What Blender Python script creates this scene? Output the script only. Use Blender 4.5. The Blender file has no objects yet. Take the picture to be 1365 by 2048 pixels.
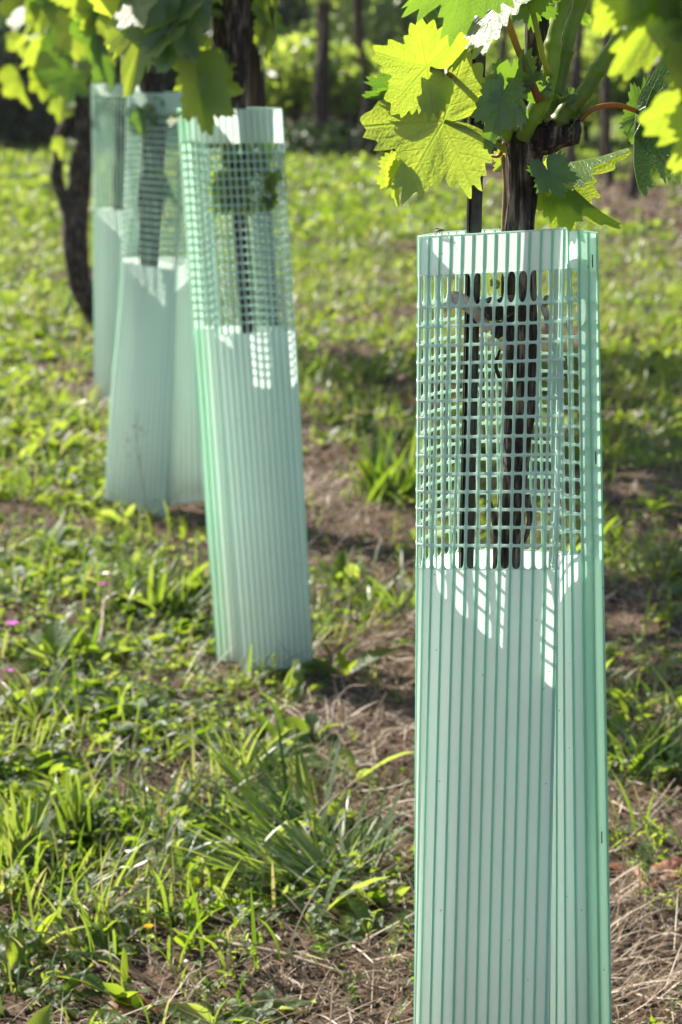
import bpy, bmesh, math, random
import numpy as np
from mathutils import Vector, Matrix

random.seed(7)
rng = np.random.default_rng(11)
scene = bpy.context.scene
COL = scene.collection
R = math.radians

# ------------------------------------------------------------------ camera, world, sun, exposure
CAM_H, PITCH, FPX = 0.78, R(11.33), 4836.0          # focal length in photo pixels (85 mm on 36 mm high)
cam = bpy.data.cameras.new('camera')
cam.lens = 85.0; cam.sensor_fit = 'VERTICAL'; cam.sensor_height = 36.0; cam.sensor_width = 24.0
cam.clip_start = 0.05; cam.clip_end = 2000
cam.dof.use_dof = True; cam.dof.focus_distance = 1.535; cam.dof.aperture_fstop = 14.5
cam.dof.aperture_blades = 7
cam_o = bpy.data.objects.new('camera', cam); COL.objects.link(cam_o)
cam_o.location = (0, 0, CAM_H); cam_o.rotation_euler = (R(90) - PITCH, 0, 0)
scene.camera = cam_o

SUN_EL, SUN_AZ = R(38), R(-48)                        # azimuth from +Y, negative = to the left
world = bpy.data.worlds.new('World'); scene.world = world; world.use_nodes = True
wn = world.node_tree
sky = wn.nodes.new('ShaderNodeTexSky'); sky.sky_type = 'NISHITA'; sky.sun_disc = False
sky.sun_elevation = SUN_EL; sky.sun_rotation = SUN_AZ
sky.air_density = 1.0; sky.dust_density = 1.5; sky.ozone_density = 1.0
wn.nodes['Background'].inputs[1].default_value = 0.082
wn.links.new(sky.outputs[0], wn.nodes['Background'].inputs[0])
sun = bpy.data.lights.new('sun', 'SUN'); sun.energy = 5.0; sun.angle = R(0.53); sun.color = (1, 0.93, 0.82)
sun_o = bpy.data.objects.new('sun', sun); COL.objects.link(sun_o)
sdir = Vector((math.sin(SUN_AZ)*math.cos(SUN_EL), math.cos(SUN_AZ)*math.cos(SUN_EL), math.sin(SUN_EL)))
sun_o.rotation_euler = sdir.to_track_quat('Z', 'Y').to_euler()
sun_o.location = sdir * 20
vs = scene.view_settings
vs.view_transform = 'Standard'; vs.look = 'None'; vs.gamma = 1.0; vs.use_curve_mapping = False
vs.exposure = 1.24
cy = scene.cycles
cy.max_bounces = 12; cy.diffuse_bounces = 6; cy.transmission_bounces = 8; cy.glossy_bounces = 3
cy.transparent_max_bounces = 6; cy.use_denoising = True; cy.denoiser = 'OPENIMAGEDENOISE'
cy.sample_clamp_indirect = 6.0; cy.caustics_reflective = False; cy.caustics_refractive = False

# ------------------------------------------------------------------ measuring helpers
def P(px, py, Y):
    """World point seen at photo pixel (px, py) at world distance Y."""
    a = (px - 682.5) / FPX; b = (1024 - py) / FPX
    dy = math.cos(PITCH) + math.sin(PITCH) * b
    dz = -math.sin(PITCH) + math.cos(PITCH) * b
    t = Y / dy
    return Vector((a * t, Y, CAM_H + dz * t))

def G(px, py):
    b = (1024 - py) / FPX
    dy = math.cos(PITCH) + math.sin(PITCH) * b
    dz = -math.sin(PITCH) + math.cos(PITCH) * b
    t = -CAM_H / dz
    return Vector(((px - 682.5) / FPX * t, dy * t, 0))

_gr = np.random.default_rng(3).random((64, 256, 256)).astype(np.float32)
def vnoise(x, y, k=0):
    x = np.asarray(x, float); y = np.asarray(y, float)
    xi = np.floor(x).astype(int); yi = np.floor(y).astype(int)
    fx = x - xi; fy = y - yi
    fx = fx*fx*(3-2*fx); fy = fy*fy*(3-2*fy)
    g = _gr[k % 64]
    a = g[xi % 256, yi % 256]; b = g[(xi+1) % 256, yi % 256]
    c = g[xi % 256, (yi+1) % 256]; d = g[(xi+1) % 256, (yi+1) % 256]
    return (a*(1-fx)+b*fx)*(1-fy) + (c*(1-fx)+d*fx)*fy
def fbm(x, y, o=4, k=0):
    s = 0; a = 0.5; f = 1.0
    for i in range(o):
        s = s + a*vnoise(x*f + 13.7*i, y*f + 5.3*i, k+i); a *= 0.5; f *= 2.03
    return s

def row_x(Y):   return 0.135 - 0.158*(np.asarray(Y, float) - 1.53)      # our vine row
def row2_x(Y):  return 1.37 - 0.158*(np.asarray(Y, float) - 11.3)       # next row to the right

def height(x, y):
    x = np.asarray(x, float); y = np.asarray(y, float)
    h = 0.045*(fbm(x*2.2+40, y*2.2+40, 3, 1) - 0.44) + 0.02*(fbm(x*11+9, y*11+9, 3, 5) - 0.44)
    fade = np.clip((14-y)/9, 0.25, 1)
    near = 0.010*(fbm(x*55, y*55, 2, 9)-0.37)*np.clip((6-y)/3, 0, 1)
    far = 0.4*(fbm(x*.05+7, y*.05+3, 2, 20)-.35)*np.clip((y-14)/30, 0, 1)
    return h*fade + near + far

def cover(x, y):
    """how green the ground is, 0 bare soil .. 1 grass"""
    u = np.asarray(x) - row_x(y)
    n = fbm(x*4.0+3, y*4.0+8, 3, 12)
    c = 0.84 + 0*u
    c = c - 0.60*np.exp(-((u-0.17)/0.17)**2)*np.clip((7.5-y)/2, 0.12, 1)
    c = c - 0.10*np.exp(-((u+0.10)/0.25)**2)*np.clip((4.2-y)/1.5, 0, 1)
    u2 = np.asarray(x) - row2_x(y)
    c = c - 0.85*np.exp(-((u2+0.05)/0.55)**4)
    c = c - 0.42*np.clip((2.15-y)/0.2, 0, 1)
    c = c - 0.50*np.exp(-((np.asarray(y)-2.68)/0.26)**2)*np.exp(-((u-0.02)/0.24)**2)
    c = c + (n-0.47)*np.where(np.asarray(y) < 9, 2.3, 1.5)
    return np.clip(c, 0, 1)

# ------------------------------------------------------------------ materials
def new_mat(name):
    m = bpy.data.materials.new(name); m.use_nodes = True
    nt = m.node_tree; nt.nodes.clear()
    return m, nt
def N(nt, t, **kw):
    n = nt.nodes.new(t)
    for k, v in kw.items():
        if k.startswith('_'): setattr(n, k[1:], v)
        else: n.inputs[k].default_value = v
    return n
def L(nt, a, b): nt.links.new(a, b)
def ramp(nt, fac, stops):
    r = nt.nodes.new('ShaderNodeValToRGB')
    e = r.color_ramp.elements
    while len(e) < len(stops): e.new(0.5)
    for i, (p, c) in enumerate(stops):
        e[i].position = p; e[i].color = (*c, 1)
    L(nt, fac, r.inputs[0]); return r.outputs[0]
def out(nt, sh):
    o = nt.nodes.new('ShaderNodeOutputMaterial'); L(nt, sh, o.inputs[0]); return o

def plastic(name, diff, trans, tfac=0.5, rough=0.45, stripe=None):
    m, nt = new_mat(name)
    tc = N(nt, 'ShaderNodeNewGeometry')
    nz = N(nt, 'ShaderNodeTexNoise', Scale=9.0, Detail=6.0); L(nt, tc.outputs['Position'], nz.inputs['Vector'])
    mp = N(nt, 'ShaderNodeVectorMath', _operation='MULTIPLY'); mp.inputs[1].default_value = (160, 160, 14)
    L(nt, tc.outputs['Position'], mp.inputs[0])
    st = N(nt, 'ShaderNodeTexNoise', Scale=1.0, Detail=3.0); L(nt, mp.outputs[0], st.inputs['Vector'])
    # dust: stronger towards the foot
    sx = N(nt, 'ShaderNodeSeparateXYZ'); L(nt, tc.outputs['Position'], sx.inputs[0])
    mr = N(nt, 'ShaderNodeMapRange'); mr.inputs[1].default_value = 0.20; mr.inputs[2].default_value = 0.0
    mr.inputs[3].default_value = 0.0; mr.inputs[4].default_value = 0.42
    L(nt, sx.outputs[2], mr.inputs[0])
    mu = N(nt, 'ShaderNodeMath', _operation='MULTIPLY'); L(nt, mr.outputs[0], mu.inputs[0]); L(nt, nz.outputs[0], mu.inputs[1])
    ad = N(nt, 'ShaderNodeMath', _operation='MULTIPLY_ADD'); ad.inputs[1].default_value = 0.10; L(nt, st.outputs[0], ad.inputs[0]); L(nt, mu.outputs[0], ad.inputs[2])
    sp = N(nt, 'ShaderNodeTexVoronoi', Scale=70.0); L(nt, tc.outputs['Position'], sp.inputs['Vector'])
    lt = N(nt, 'ShaderNodeMath', _operation='LESS_THAN'); lt.inputs[1].default_value = 0.055; L(nt, sp.outputs['Distance'], lt.inputs[0])
    sc_ = N(nt, 'ShaderNodeMath', _operation='MULTIPLY_ADD'); sc_.inputs[1].default_value = 0.5; L(nt, lt.outputs[0], sc_.inputs[0]); L(nt, ad.outputs[0], sc_.inputs[2])
    mixc = N(nt, 'ShaderNodeMix', _data_type='RGBA'); mixc.inputs[6].default_value = (*diff, 1); mixc.inputs[7].default_value = (0.30, 0.25, 0.17, 1)
    mixt = N(nt, 'ShaderNodeMix', _data_type='RGBA'); mixt.inputs[6].default_value = (*trans, 1); mixt.inputs[7].default_value = (0.42, 0.36, 0.22, 1)
    L(nt, sc_.outputs[0], mixc.inputs[0]); L(nt, sc_.outputs[0], mixt.inputs[0])
    if stripe:
        uvn = N(nt, 'ShaderNodeUVMap', _uv_map='vein'); su = N(nt, 'ShaderNodeSeparateXYZ'); L(nt, uvn.outputs[0], su.inputs[0])
        wv = N(nt, 'ShaderNodeMath', _operation='MULTIPLY_ADD'); wv.inputs[1].default_value = 0.10; L(nt, nz.outputs[0], wv.inputs[0]); L(nt, su.outputs[0], wv.inputs[2])
        fr = N(nt, 'ShaderNodeMath', _operation='FRACT'); L(nt, wv.outputs[0], fr.inputs[0])
        sb_ = N(nt, 'ShaderNodeMath', _operation='SUBTRACT'); sb_.inputs[1].default_value = 0.5; L(nt, fr.outputs[0], sb_.inputs[0])
        ab = N(nt, 'ShaderNodeMath', _operation='ABSOLUTE'); L(nt, sb_.outputs[0], ab.inputs[0])
        sm = N(nt, 'ShaderNodeMapRange', _interpolation_type='SMOOTHSTEP'); sm.inputs[1].default_value = 0.22; sm.inputs[2].default_value = 0.46
        sm.inputs[3].default_value = 0.0; sm.inputs[4].default_value = 0.75; L(nt, ab.outputs[0], sm.inputs[0])
        for mx_ in (mixc, mixt):
            q_ = N(nt, 'ShaderNodeMix', _data_type='RGBA'); src = mx_.inputs[6].default_value[:]
            q_.inputs[6].default_value = src; q_.inputs[7].default_value = (*stripe, 1)
            L(nt, sm.outputs[0], q_.inputs[0]); L(nt, q_.outputs[2], mx_.inputs[6])
    bp = N(nt, 'ShaderNodeBump', Strength=0.25, Distance=0.001); L(nt, st.outputs[0], bp.inputs['Height'])
    pr = N(nt, 'ShaderNodeBsdfPrincipled', Roughness=rough)
    pr.inputs['Specular IOR Level'].default_value = 0.4
    L(nt, mixc.outputs[2], pr.inputs['Base Color']); L(nt, bp.outputs[0], pr.inputs['Normal'])
    tr = N(nt, 'ShaderNodeBsdfTranslucent'); L(nt, mixt.outputs[2], tr.inputs[0])
    ms = N(nt, 'ShaderNodeMixShader'); ms.inputs[0].default_value = tfac
    L(nt, pr.outputs[0], ms.inputs[1]); L(nt, tr.outputs[0], ms.inputs[2]); out(nt, ms.outputs[0])
    return m

def foliage(name, tops, trans, tfac=0.5, rough=0.45, under=None, veins=False, spec=0.5, pos_noise=0.0):
    """leaf-like material; colour by the per-blade attribute 'rnd' or, for leaf objects, by object random"""
    m, nt = new_mat(name)
    if veins:
        oi = N(nt, 'ShaderNodeObjectInfo'); fac = oi.outputs['Random']
    else:
        at = N(nt, 'ShaderNodeAttribute', _attribute_name='rnd'); fac = at.outputs['Fac']
    n = len(tops); st = [(i/(n-1) if n > 1 else 0.0, c) for i, c in enumerate(tops)]
    n2 = len(trans); st2 = [(i/(n2-1) if n2 > 1 else 0.0, c) for i, c in enumerate(trans)]
    c1 = ramp(nt, fac, st); c2 = ramp(nt, fac, st2)
    geo = N(nt, 'ShaderNodeNewGeometry')
    if under is not None:
        mu_ = N(nt, 'ShaderNodeMix', _data_type='RGBA'); mu_.inputs[7].default_value = (*under, 1)
        L(nt, geo.outputs['Backfacing'], mu_.inputs[0]); L(nt, c1, mu_.inputs[6]); c1 = mu_.outputs[2]
    bump = None
    if veins:
        uv = N(nt, 'ShaderNodeUVMap', _uv_map='vein'); sx = N(nt, 'ShaderNodeSeparateXYZ'); L(nt, uv.outputs[0], sx.inputs[0])
        # main veins
        mr = N(nt, 'ShaderNodeMapRange', _interpolation_type='SMOOTHSTEP'); mr.inputs[1].default_value = 0.004; mr.inputs[2].default_value = 0.020
        mr.inputs[3].default_value = 1.0; mr.inputs[4].default_value = 0.0; L(nt, sx.outputs[0], mr.inputs[0])
        # side veins: |fract((a - .75 d) * 6.5) - .5|
        a1 = N(nt, 'ShaderNodeMath', _operation='MULTIPLY_ADD'); a1.inputs[1].default_value = -0.75; L(nt, sx.outputs[0], a1.inputs[0]); L(nt, sx.outputs[1], a1.inputs[2])
        tcw = N(nt, 'ShaderNodeTexCoord'); wob = N(nt, 'ShaderNodeTexNoise', Scale=2.6, Detail=2.0); L(nt, tcw.outputs['Object'], wob.inputs['Vector'])
        wm = N(nt, 'ShaderNodeMath', _operation='MULTIPLY_ADD'); wm.inputs[1].default_value = 0.16; L(nt, wob.outputs[0], wm.inputs[0]); L(nt, a1.outputs[0], wm.inputs[2])
        a2 = N(nt, 'ShaderNodeMath', _operation='MULTIPLY'); a2.inputs[1].default_value = 5.6; L(nt, wm.outputs[0], a2.inputs[0])
        a3 = N(nt, 'ShaderNodeMath', _operation='FRACT'); L(nt, a2.outputs[0], a3.inputs[0])
        a4 = N(nt, 'ShaderNodeMath', _operation='SUBTRACT'); a4.inputs[1].default_value = 0.5; L(nt, a3.outputs[0], a4.inputs[0])
        a5 = N(nt, 'ShaderNodeMath', _operation='ABSOLUTE'); L(nt, a4.outputs[0], a5.inputs[0])
        mr2 = N(nt, 'ShaderNodeMapRange', _interpolation_type='SMOOTHSTEP'); mr2.inputs[1].default_value = 0.01; mr2.inputs[2].default_value = 0.05
        mr2.inputs[3].default_value = 0.5; mr2.inputs[4].default_value = 0.0; L(nt, a5.outputs[0], mr2.inputs[0])
        tcn = N(nt, 'ShaderNodeTexCoord')
        vo = N(nt, 'ShaderNodeTexVoronoi', Scale=17.0, _feature='DISTANCE_TO_EDGE'); L(nt, tcn.outputs['Object'], vo.inputs['Vector'])
        mr3 = N(nt, 'ShaderNodeMapRange'); mr3.inputs[1].default_value = 0.0; mr3.inputs[2].default_value = 0.07
        mr3.inputs[3].default_value = 0.35; mr3.inputs[4].default_value = 0.0; L(nt, vo.outputs['Distance'], mr3.inputs[0])
        mx = N(nt, 'ShaderNodeMath', _operation='MAXIMUM'); L(nt, mr.outputs[0], mx.inputs[0]); L(nt, mr2.outputs[0], mx.inputs[1])
        mx2 = N(nt, 'ShaderNodeMath', _operation='MAXIMUM'); L(nt, mx.outputs[0], mx2.inputs[0]); L(nt, mr3.outputs[0], mx2.inputs[1])
        vc = N(nt, 'ShaderNodeMix', _data_type='RGBA'); vc.inputs[7].default_value = (0.23, 0.30, 0.10, 1)
        sc1 = N(nt, 'ShaderNodeMath', _operation='MULTIPLY'); sc1.inputs[1].default_value = 0.45; L(nt, mx2.outputs[0], sc1.inputs[0])
        L(nt, sc1.outputs[0], vc.inputs[0]); L(nt, c1, vc.inputs[6]); c1 = vc.outputs[2]
        vt = N(nt, 'ShaderNodeMix', _data_type='RGBA', _blend_type='MULTIPLY'); vt.inputs[7].default_value = (0.55, 0.66, 0.5, 1)
        sc2 = N(nt, 'ShaderNodeMath', _operation='MULTIPLY'); sc2.inputs[1].default_value = 0.45; L(nt, mx2.outputs[0], sc2.inputs[0])
        L(nt, sc2.outputs[0], vt.inputs[0]); L(nt, c2, vt.inputs[6]); c2 = vt.outputs[2]
        # blotches of uneven age
        nz = N(nt, 'ShaderNodeTexNoise', Scale=3.2, Detail=3.0); L(nt, tcn.outputs['Object'], nz.inputs['Vector'])
        mb = N(nt, 'ShaderNodeMix', _data_type='RGBA', _blend_type='MULTIPLY'); mb.inputs[7].default_value = (0.62, 0.80, 0.7, 1)
        L(nt, nz.outputs[0], mb.inputs[0]); L(nt, c2, mb.inputs[6]); c2 = mb.outputs[2]
        hh = N(nt, 'ShaderNodeMath', _operation='SUBTRACT'); L(nt, vo.outputs['Distance'], hh.inputs[0]); L(nt, mx.outputs[0], hh.inputs[1])
        bump = N(nt, 'ShaderNodeBump', Strength=0.42, Distance=0.0014); L(nt, hh.outputs[0], bump.inputs['Height'])
    pr = N(nt, 'ShaderNodeBsdfPrincipled', Roughness=rough); pr.inputs['Specular IOR Level'].default_value = spec
    L(nt, c1, pr.inputs['Base Color'])
    tr = N(nt, 'ShaderNodeBsdfTranslucent'); L(nt, c2, tr.inputs[0])
    if bump: L(nt, bump.outputs[0], pr.inputs['Normal']); L(nt, bump.outputs[0], tr.inputs['Normal'])
    if bump is None and name == 'weed_leaf':
        nb = N(nt, 'ShaderNodeTexVoronoi', Scale=260.0); L(nt, geo.outputs['Position'], nb.inputs['Vector'])
        bump = N(nt, 'ShaderNodeBump', Strength=0.6, Distance=0.0012); L(nt, nb.outputs['Distance'], bump.inputs['Height']); L(nt, bump.outputs[0], pr.inputs['Normal'])
    ms = N(nt, 'ShaderNodeMixShader'); ms.inputs[0].default_value = tfac
    L(nt, pr.outputs[0], ms.inputs[1]); L(nt, tr.outputs[0], ms.inputs[2]); out(nt, ms.outputs[0])
    return m

def bark_mat(name, c0, c1, c2, rough=0.85, zs=0.12, scale=60):
    m, nt = new_mat(name)
    g = N(nt, 'ShaderNodeNewGeometry')
    mp = N(nt, 'ShaderNodeVectorMath', _operation='MULTIPLY'); mp.inputs[1].default_value = (scale, scale, scale*zs)
    L(nt, g.outputs['Position'], mp.inputs[0])
    n1 = N(nt, 'ShaderNodeTexNoise', Scale=4.0, Detail=8.0, Roughness=0.65); L(nt, mp.outputs[0], n1.inputs['Vector'])
    c = ramp(nt, n1.outputs[0], [(0.40, c0), (0.52, c1), (0.66, c2)])
    bp = N(nt, 'ShaderNodeBump', Strength=0.9, Distance=0.002); L(nt, n1.outputs[0], bp.inputs['Height'])
    pr = N(nt, 'ShaderNodeBsdfPrincipled', Roughness=rough); pr.inputs['Specular IOR Level'].default_value = 0.3
    L(nt, c, pr.inputs['Base Color']); L(nt, bp.outputs[0], pr.inputs['Normal']); out(nt, pr.outputs[0])
    return m

def simple(name, col, rough=0.6, spec=0.4, trans=None, tfac=0.4, noise=0.25, scale=60, col2=None, metallic=0.0):
    m, nt = new_mat(name)
    g = N(nt, 'ShaderNodeNewGeometry')
    n1 = N(nt, 'ShaderNodeTexNoise', Scale=scale, Detail=5.0); L(nt, g.outputs['Position'], n1.inputs['Vector'])
    c2 = col2 or tuple(v*(1-noise) for v in col)
    c = ramp(nt, n1.outputs[0], [(0.35, c2), (0.65, col)])
    pr = N(nt, 'ShaderNodeBsdfPrincipled', Roughness=rough, Metallic=metallic); pr.inputs['Specular IOR Level'].default_value = spec
    L(nt, c, pr.inputs['Base Color'])
    bp = N(nt, 'ShaderNodeBump', Strength=0.3, Distance=0.001); L(nt, n1.outputs[0], bp.inputs['Height']); L(nt, bp.outputs[0], pr.inputs['Normal'])
    if trans:
        tr = N(nt, 'ShaderNodeBsdfTranslucent'); tr.inputs[0].default_value = (*trans, 1)
        ms = N(nt, 'ShaderNodeMixShader'); ms.inputs[0].default_value = tfac
        L(nt, pr.outputs[0], ms.inputs[1]); L(nt, tr.outputs[0], ms.inputs[2]); out(nt, ms.outputs[0])
    else: out(nt, pr.outputs[0])
    return m

M = {}
M['panel'] = plastic('shelter_panel', (0.86, 0.96, 0.91), (0.89, 0.985, 0.935), 0.56, stripe=(0.60, 0.90, 0.75))
M['flap'] = plastic('shelter_seam', (0.56, 0.85, 0.69), (0.70, 0.95, 0.79), 0.47, stripe=(0.44, 0.77, 0.59))
M['rib'] = plastic('shelter_rib', (0.52, 0.81, 0.67), (0.62, 0.90, 0.76), 0.45, 0.35)
M['net'] = plastic('shelter_net', (0.78, 0.93, 0.85), (0.80, 0.96, 0.87), 0.48, 0.35)
M['leaf'] = foliage('vine_leaf', [(0.045, 0.11, 0.022), (0.07, 0.16, 0.03)], [(0.52, 0.62, 0.035), (0.64, 0.72, 0.055)], 0.52, 0.42, under=(0.13, 0.20, 0.10), veins=True, spec=0.6)
M['leaf_dark'] = foliage('vine_leaf_dark', [(0.03, 0.085, 0.02), (0.045, 0.11, 0.03)], [(0.22, 0.40, 0.02), (0.34, 0.52, 0.03)], 0.42, 0.33, under=(0.12, 0.18, 0.11), veins=True, spec=0.8)  # darker, glossier, less translucent variant of the vine leaf
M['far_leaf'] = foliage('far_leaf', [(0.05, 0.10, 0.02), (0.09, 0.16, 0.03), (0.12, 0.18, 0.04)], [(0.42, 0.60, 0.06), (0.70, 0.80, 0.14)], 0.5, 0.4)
M['tree_leaf'] = foliage('tree_leaf', [(0.06, 0.11, 0.04), (0.08, 0.14, 0.05), (0.11, 0.16, 0.07)], [(0.42, 0.58, 0.14), (0.62, 0.74, 0.22)], 0.5, 0.5)
M['dark_leaf'] = foliage('dark_leaf', [(0.015, 0.03, 0.012), (0.03, 0.055, 0.02)], [(0.05, 0.10, 0.02), (0.08, 0.15, 0.03)], 0.25, 0.5)  # shade of the dim hedges and trees put into the leaf colour
M['grass'] = foliage('grass_blade', [(0.025, 0.060, 0.012), (0.045, 0.095, 0.018), (0.085, 0.13, 0.05), (0.22, 0.18, 0.10)], [(0.10, 0.24, 0.012), (0.28, 0.42, 0.028), (0.50, 0.60, 0.10), (0.45, 0.38, 0.15)], 0.45, 0.38, spec=0.55)
M['weed'] = foliage('weed_leaf', [(0.025, 0.060, 0.012), (0.05, 0.10, 0.022), (0.11, 0.15, 0.09)], [(0.16, 0.32, 0.015), (0.44, 0.58, 0.035), (0.56, 0.66, 0.14)], 0.45, 0.5, spec=0.4)
M['straw'] = foliage('dry_straw', [(0.12, 0.075, 0.045), (0.25, 0.18, 0.11), (0.44, 0.36, 0.25)], [(0.25, 0.16, 0.08), (0.5, 0.4, 0.25)], 0.2, 0.55)
M['crumb'] = foliage('soil_crumb', [(0.030, 0.019, 0.013), (0.085, 0.055, 0.039), (0.24, 0.165, 0.12)], [(0.1, 0.06, 0.04)], 0.0, 0.9, spec=0.2)
M['bark'] = bark_mat('vine_bark', (0.010, 0.007, 0.005), (0.050, 0.036, 0.028), (0.26, 0.195, 0.155))
M['post'] = bark_mat('post_wood', (0.02, 0.012, 0.008), (0.05, 0.032, 0.022), (0.10, 0.07, 0.05), zs=0.05, scale=40)
M['stake'] = simple('stake_black', (0.012, 0.012, 0.013), 0.28, 0.7, col2=(0.006, 0.006, 0.006), scale=220)
M['shoot'] = simple('green_shoot', (0.16, 0.24, 0.035), 0.38, 0.5, trans=(0.45, 0.62, 0.06), tfac=0.28, col2=(0.10, 0.15, 0.025), scale=70)
M['petiole'] = simple('petiole_red', (0.30, 0.10, 0.03), 0.45, 0.4, trans=(0.6, 0.25, 0.05), tfac=0.3, col2=(0.26, 0.22, 0.04), scale=45)
M['petiole_green'] = simple('petiole_green', (0.26, 0.33, 0.05), 0.45, 0.4, trans=(0.6, 0.6, 0.08), tfac=0.3, scale=70)
M['cane'] = simple('tan_cane', (0.30, 0.21, 0.11), 0.7, 0.3, scale=200)
M['pale_wood'] = simple('weathered_stub', (0.55, 0.46, 0.42), 0.8, 0.2, col2=(0.30, 0.22, 0.20), scale=180)
M['staple'] = simple('staple_steel', (0.03, 0.03, 0.03), 0.4, 0.5)
M['dead_leaf'] = simple('dead_leaf', (0.30, 0.12, 0.06), 0.6, 0.4, trans=(0.6, 0.25, 0.1), tfac=0.3, scale=90, noise=0.5)
M['purple'] = simple('petal_magenta', (0.62, 0.14, 0.55), 0.5, 0.3, trans=(0.85, 0.25, 0.8), tfac=0.4)
M['yellow'] = simple('petal_yellow', (0.80, 0.55, 0.02), 0.5, 0.3, trans=(0.9, 0.6, 0.02), tfac=0.3)
M['blue'] = simple('petal_blue', (0.35, 0.42, 0.75), 0.5, 0.3, trans=(0.5, 0.6, 0.9), tfac=0.3)
M['insect'] = simple('insect_body', (0.25, 0.13, 0.03), 0.4, 0.5, scale=400)
M['stone'] = simple('pebble', (0.42, 0.38, 0.34), 0.8, 0.3, scale=90)

# ground material
gm, nt = new_mat('soil_ground')
gpos = N(nt, 'ShaderNodeNewGeometry')
ca = N(nt, 'ShaderNodeAttribute', _attribute_name='cover')
n1 = N(nt, 'ShaderNodeTexNoise', Scale=14.0, Detail=9.0, Roughness=0.7); L(nt, gpos.outputs['Position'], n1.inputs['Vector'])
n2 = N(nt, 'ShaderNodeTexNoise', Scale=170.0, Detail=6.0, Roughness=0.7); L(nt, gpos.outputs['Position'], n2.inputs['Vector'])
n3 = N(nt, 'ShaderNodeTexNoise', Scale=2.3, Detail=5.0); L(nt, gpos.outputs['Position'], n3.inputs['Vector'])
ma = N(nt, 'ShaderNodeMath', _operation='MULTIPLY_ADD'); ma.inputs[1].default_value = 0.5; L(nt, n2.outputs[0], ma.inputs[0])
mb_ = N(nt, 'ShaderNodeMath', _operation='MULTIPLY'); mb_.inputs[1].default_value = 0.5; L(nt, n1.outputs[0], mb_.inputs[0]); L(nt, mb_.outputs[0], ma.inputs[2])
soil = ramp(nt, ma.outputs[0], [(0.34, (0.028, 0.018, 0.012)), (0.5, (0.085, 0.055, 0.037)), (0.66, (0.23, 0.16, 0.11))])
moss = ramp(nt, n1.outputs[0], [(0.35, (0.035, 0.07, 0.014)), (0.55, (0.07, 0.12, 0.025)), (0.7, (0.13, 0.15, 0.05))])
gfac = N(nt, 'ShaderNodeMath', _operation='MULTIPLY_ADD', _use_clamp=True); gfac.inputs[1].default_value = 1.3
gs = N(nt, 'ShaderNodeMath', _operation='SUBTRACT'); gs.inputs[1].default_value = 0.95; L(nt, n1.outputs[0], gs.inputs[0])
L(nt, ca.outputs['Fac'], gfac.inputs[0]); L(nt, gs.outputs[0], gfac.inputs[2])
gmix = N(nt, 'ShaderNodeMix', _data_type='RGBA'); L(nt, gfac.outputs[0], gmix.inputs[0]); L(nt, soil, gmix.inputs[6]); L(nt, moss, gmix.inputs[7])
gb = N(nt, 'ShaderNodeBump', Strength=0.9, Distance=0.006); L(nt, ma.outputs[0], gb.inputs['Height'])
gp = N(nt, 'ShaderNodeBsdfPrincipled', Roughness=0.95); gp.inputs['Specular IOR Level'].default_value = 0.15
L(nt, gmix.outputs[2], gp.inputs['Base Color']); L(nt, gb.outputs[0], gp.inputs['Normal']); out(nt, gp.outputs[0])
M['ground'] = gm

# ------------------------------------------------------------------ object helpers
def link(name, me, mat, parent=None, smooth=True, at=None):
    if mat is not None:
        me.materials.clear(); me.materials.append(mat)
    if smooth and len(me.polygons):
        me.polygons.foreach_set('use_smooth', np.ones(len(me.polygons), bool))
    o = bpy.data.objects.new(name, me); COL.objects.link(o)
    if parent is not None: o.parent = parent
    if at is not None: o.location = at
    return o
def tag(o, label=None, cat=None, group=None, kind=None):
    if label: o['label'] = label
    if cat: o['category'] = cat
    if group: o['group'] = group
    if kind: o['kind'] = kind
    return o
def empty(name, loc, label, cat, group=None):
    o = bpy.data.objects.new(name, None); COL.objects.link(o); o.location = loc
    o.empty_display_size = 0.05
    return tag(o, label, cat, group)
def mesh_np(name, V, F, rnd=None, uv=None, extra=None):
    V = np.asarray(V, np.float32).reshape(-1, 3); F = np.asarray(F, np.int32)
    me = bpy.data.meshes.new(name)
    me.vertices.add(len(V)); me.vertices.foreach_set('co', V.ravel())
    m, k = F.shape
    me.loops.add(m*k); me.loops.foreach_set('vertex_index', F.ravel())
    me.polygons.add(m); me.polygons.foreach_set('loop_start', np.arange(0, m*k, k, dtype=np.int32))
    me.polygons.foreach_set('loop_total', np.full(m, k, np.int32))
    me.update(calc_edges=True)
    if rnd is not None:
        a = me.attributes.new('rnd', 'FLOAT', 'POINT'); a.data.foreach_set('value', np.asarray(rnd, np.float32))
    if extra is not None:
        for kk, v in extra.items():
            a = me.attributes.new(kk, 'FLOAT', 'POINT'); a.data.foreach_set('value', np.asarray(v, np.float32))
    if uv is not None:
        l = me.uv_layers.new(name='vein'); l.data.foreach_set('uv', np.asarray(uv, np.float32)[F.ravel()].ravel())
    return me

def catmull(pts, n):
    pts = np.asarray(pts, float)
    if len(pts) == 2:
        t = np.linspace(0, 1, n)[:, None]; return pts[0]*(1-t)+pts[1]*t
    p = np.vstack([2*pts[0]-pts[1], pts, 2*pts[-1]-pts[-2]])
    s = np.linspace(0, len(pts)-1-1e-9, n); i = s.astype(int); f = (s-i)[:, None]
    a, b, c, d = p[i], p[i+1], p[i+2], p[i+3]
    return 0.5*((2*b)+(-a+c)*f+(2*a-5*b+4*c-d)*f**2+(-a+3*b-3*c+d)*f**3)

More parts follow.
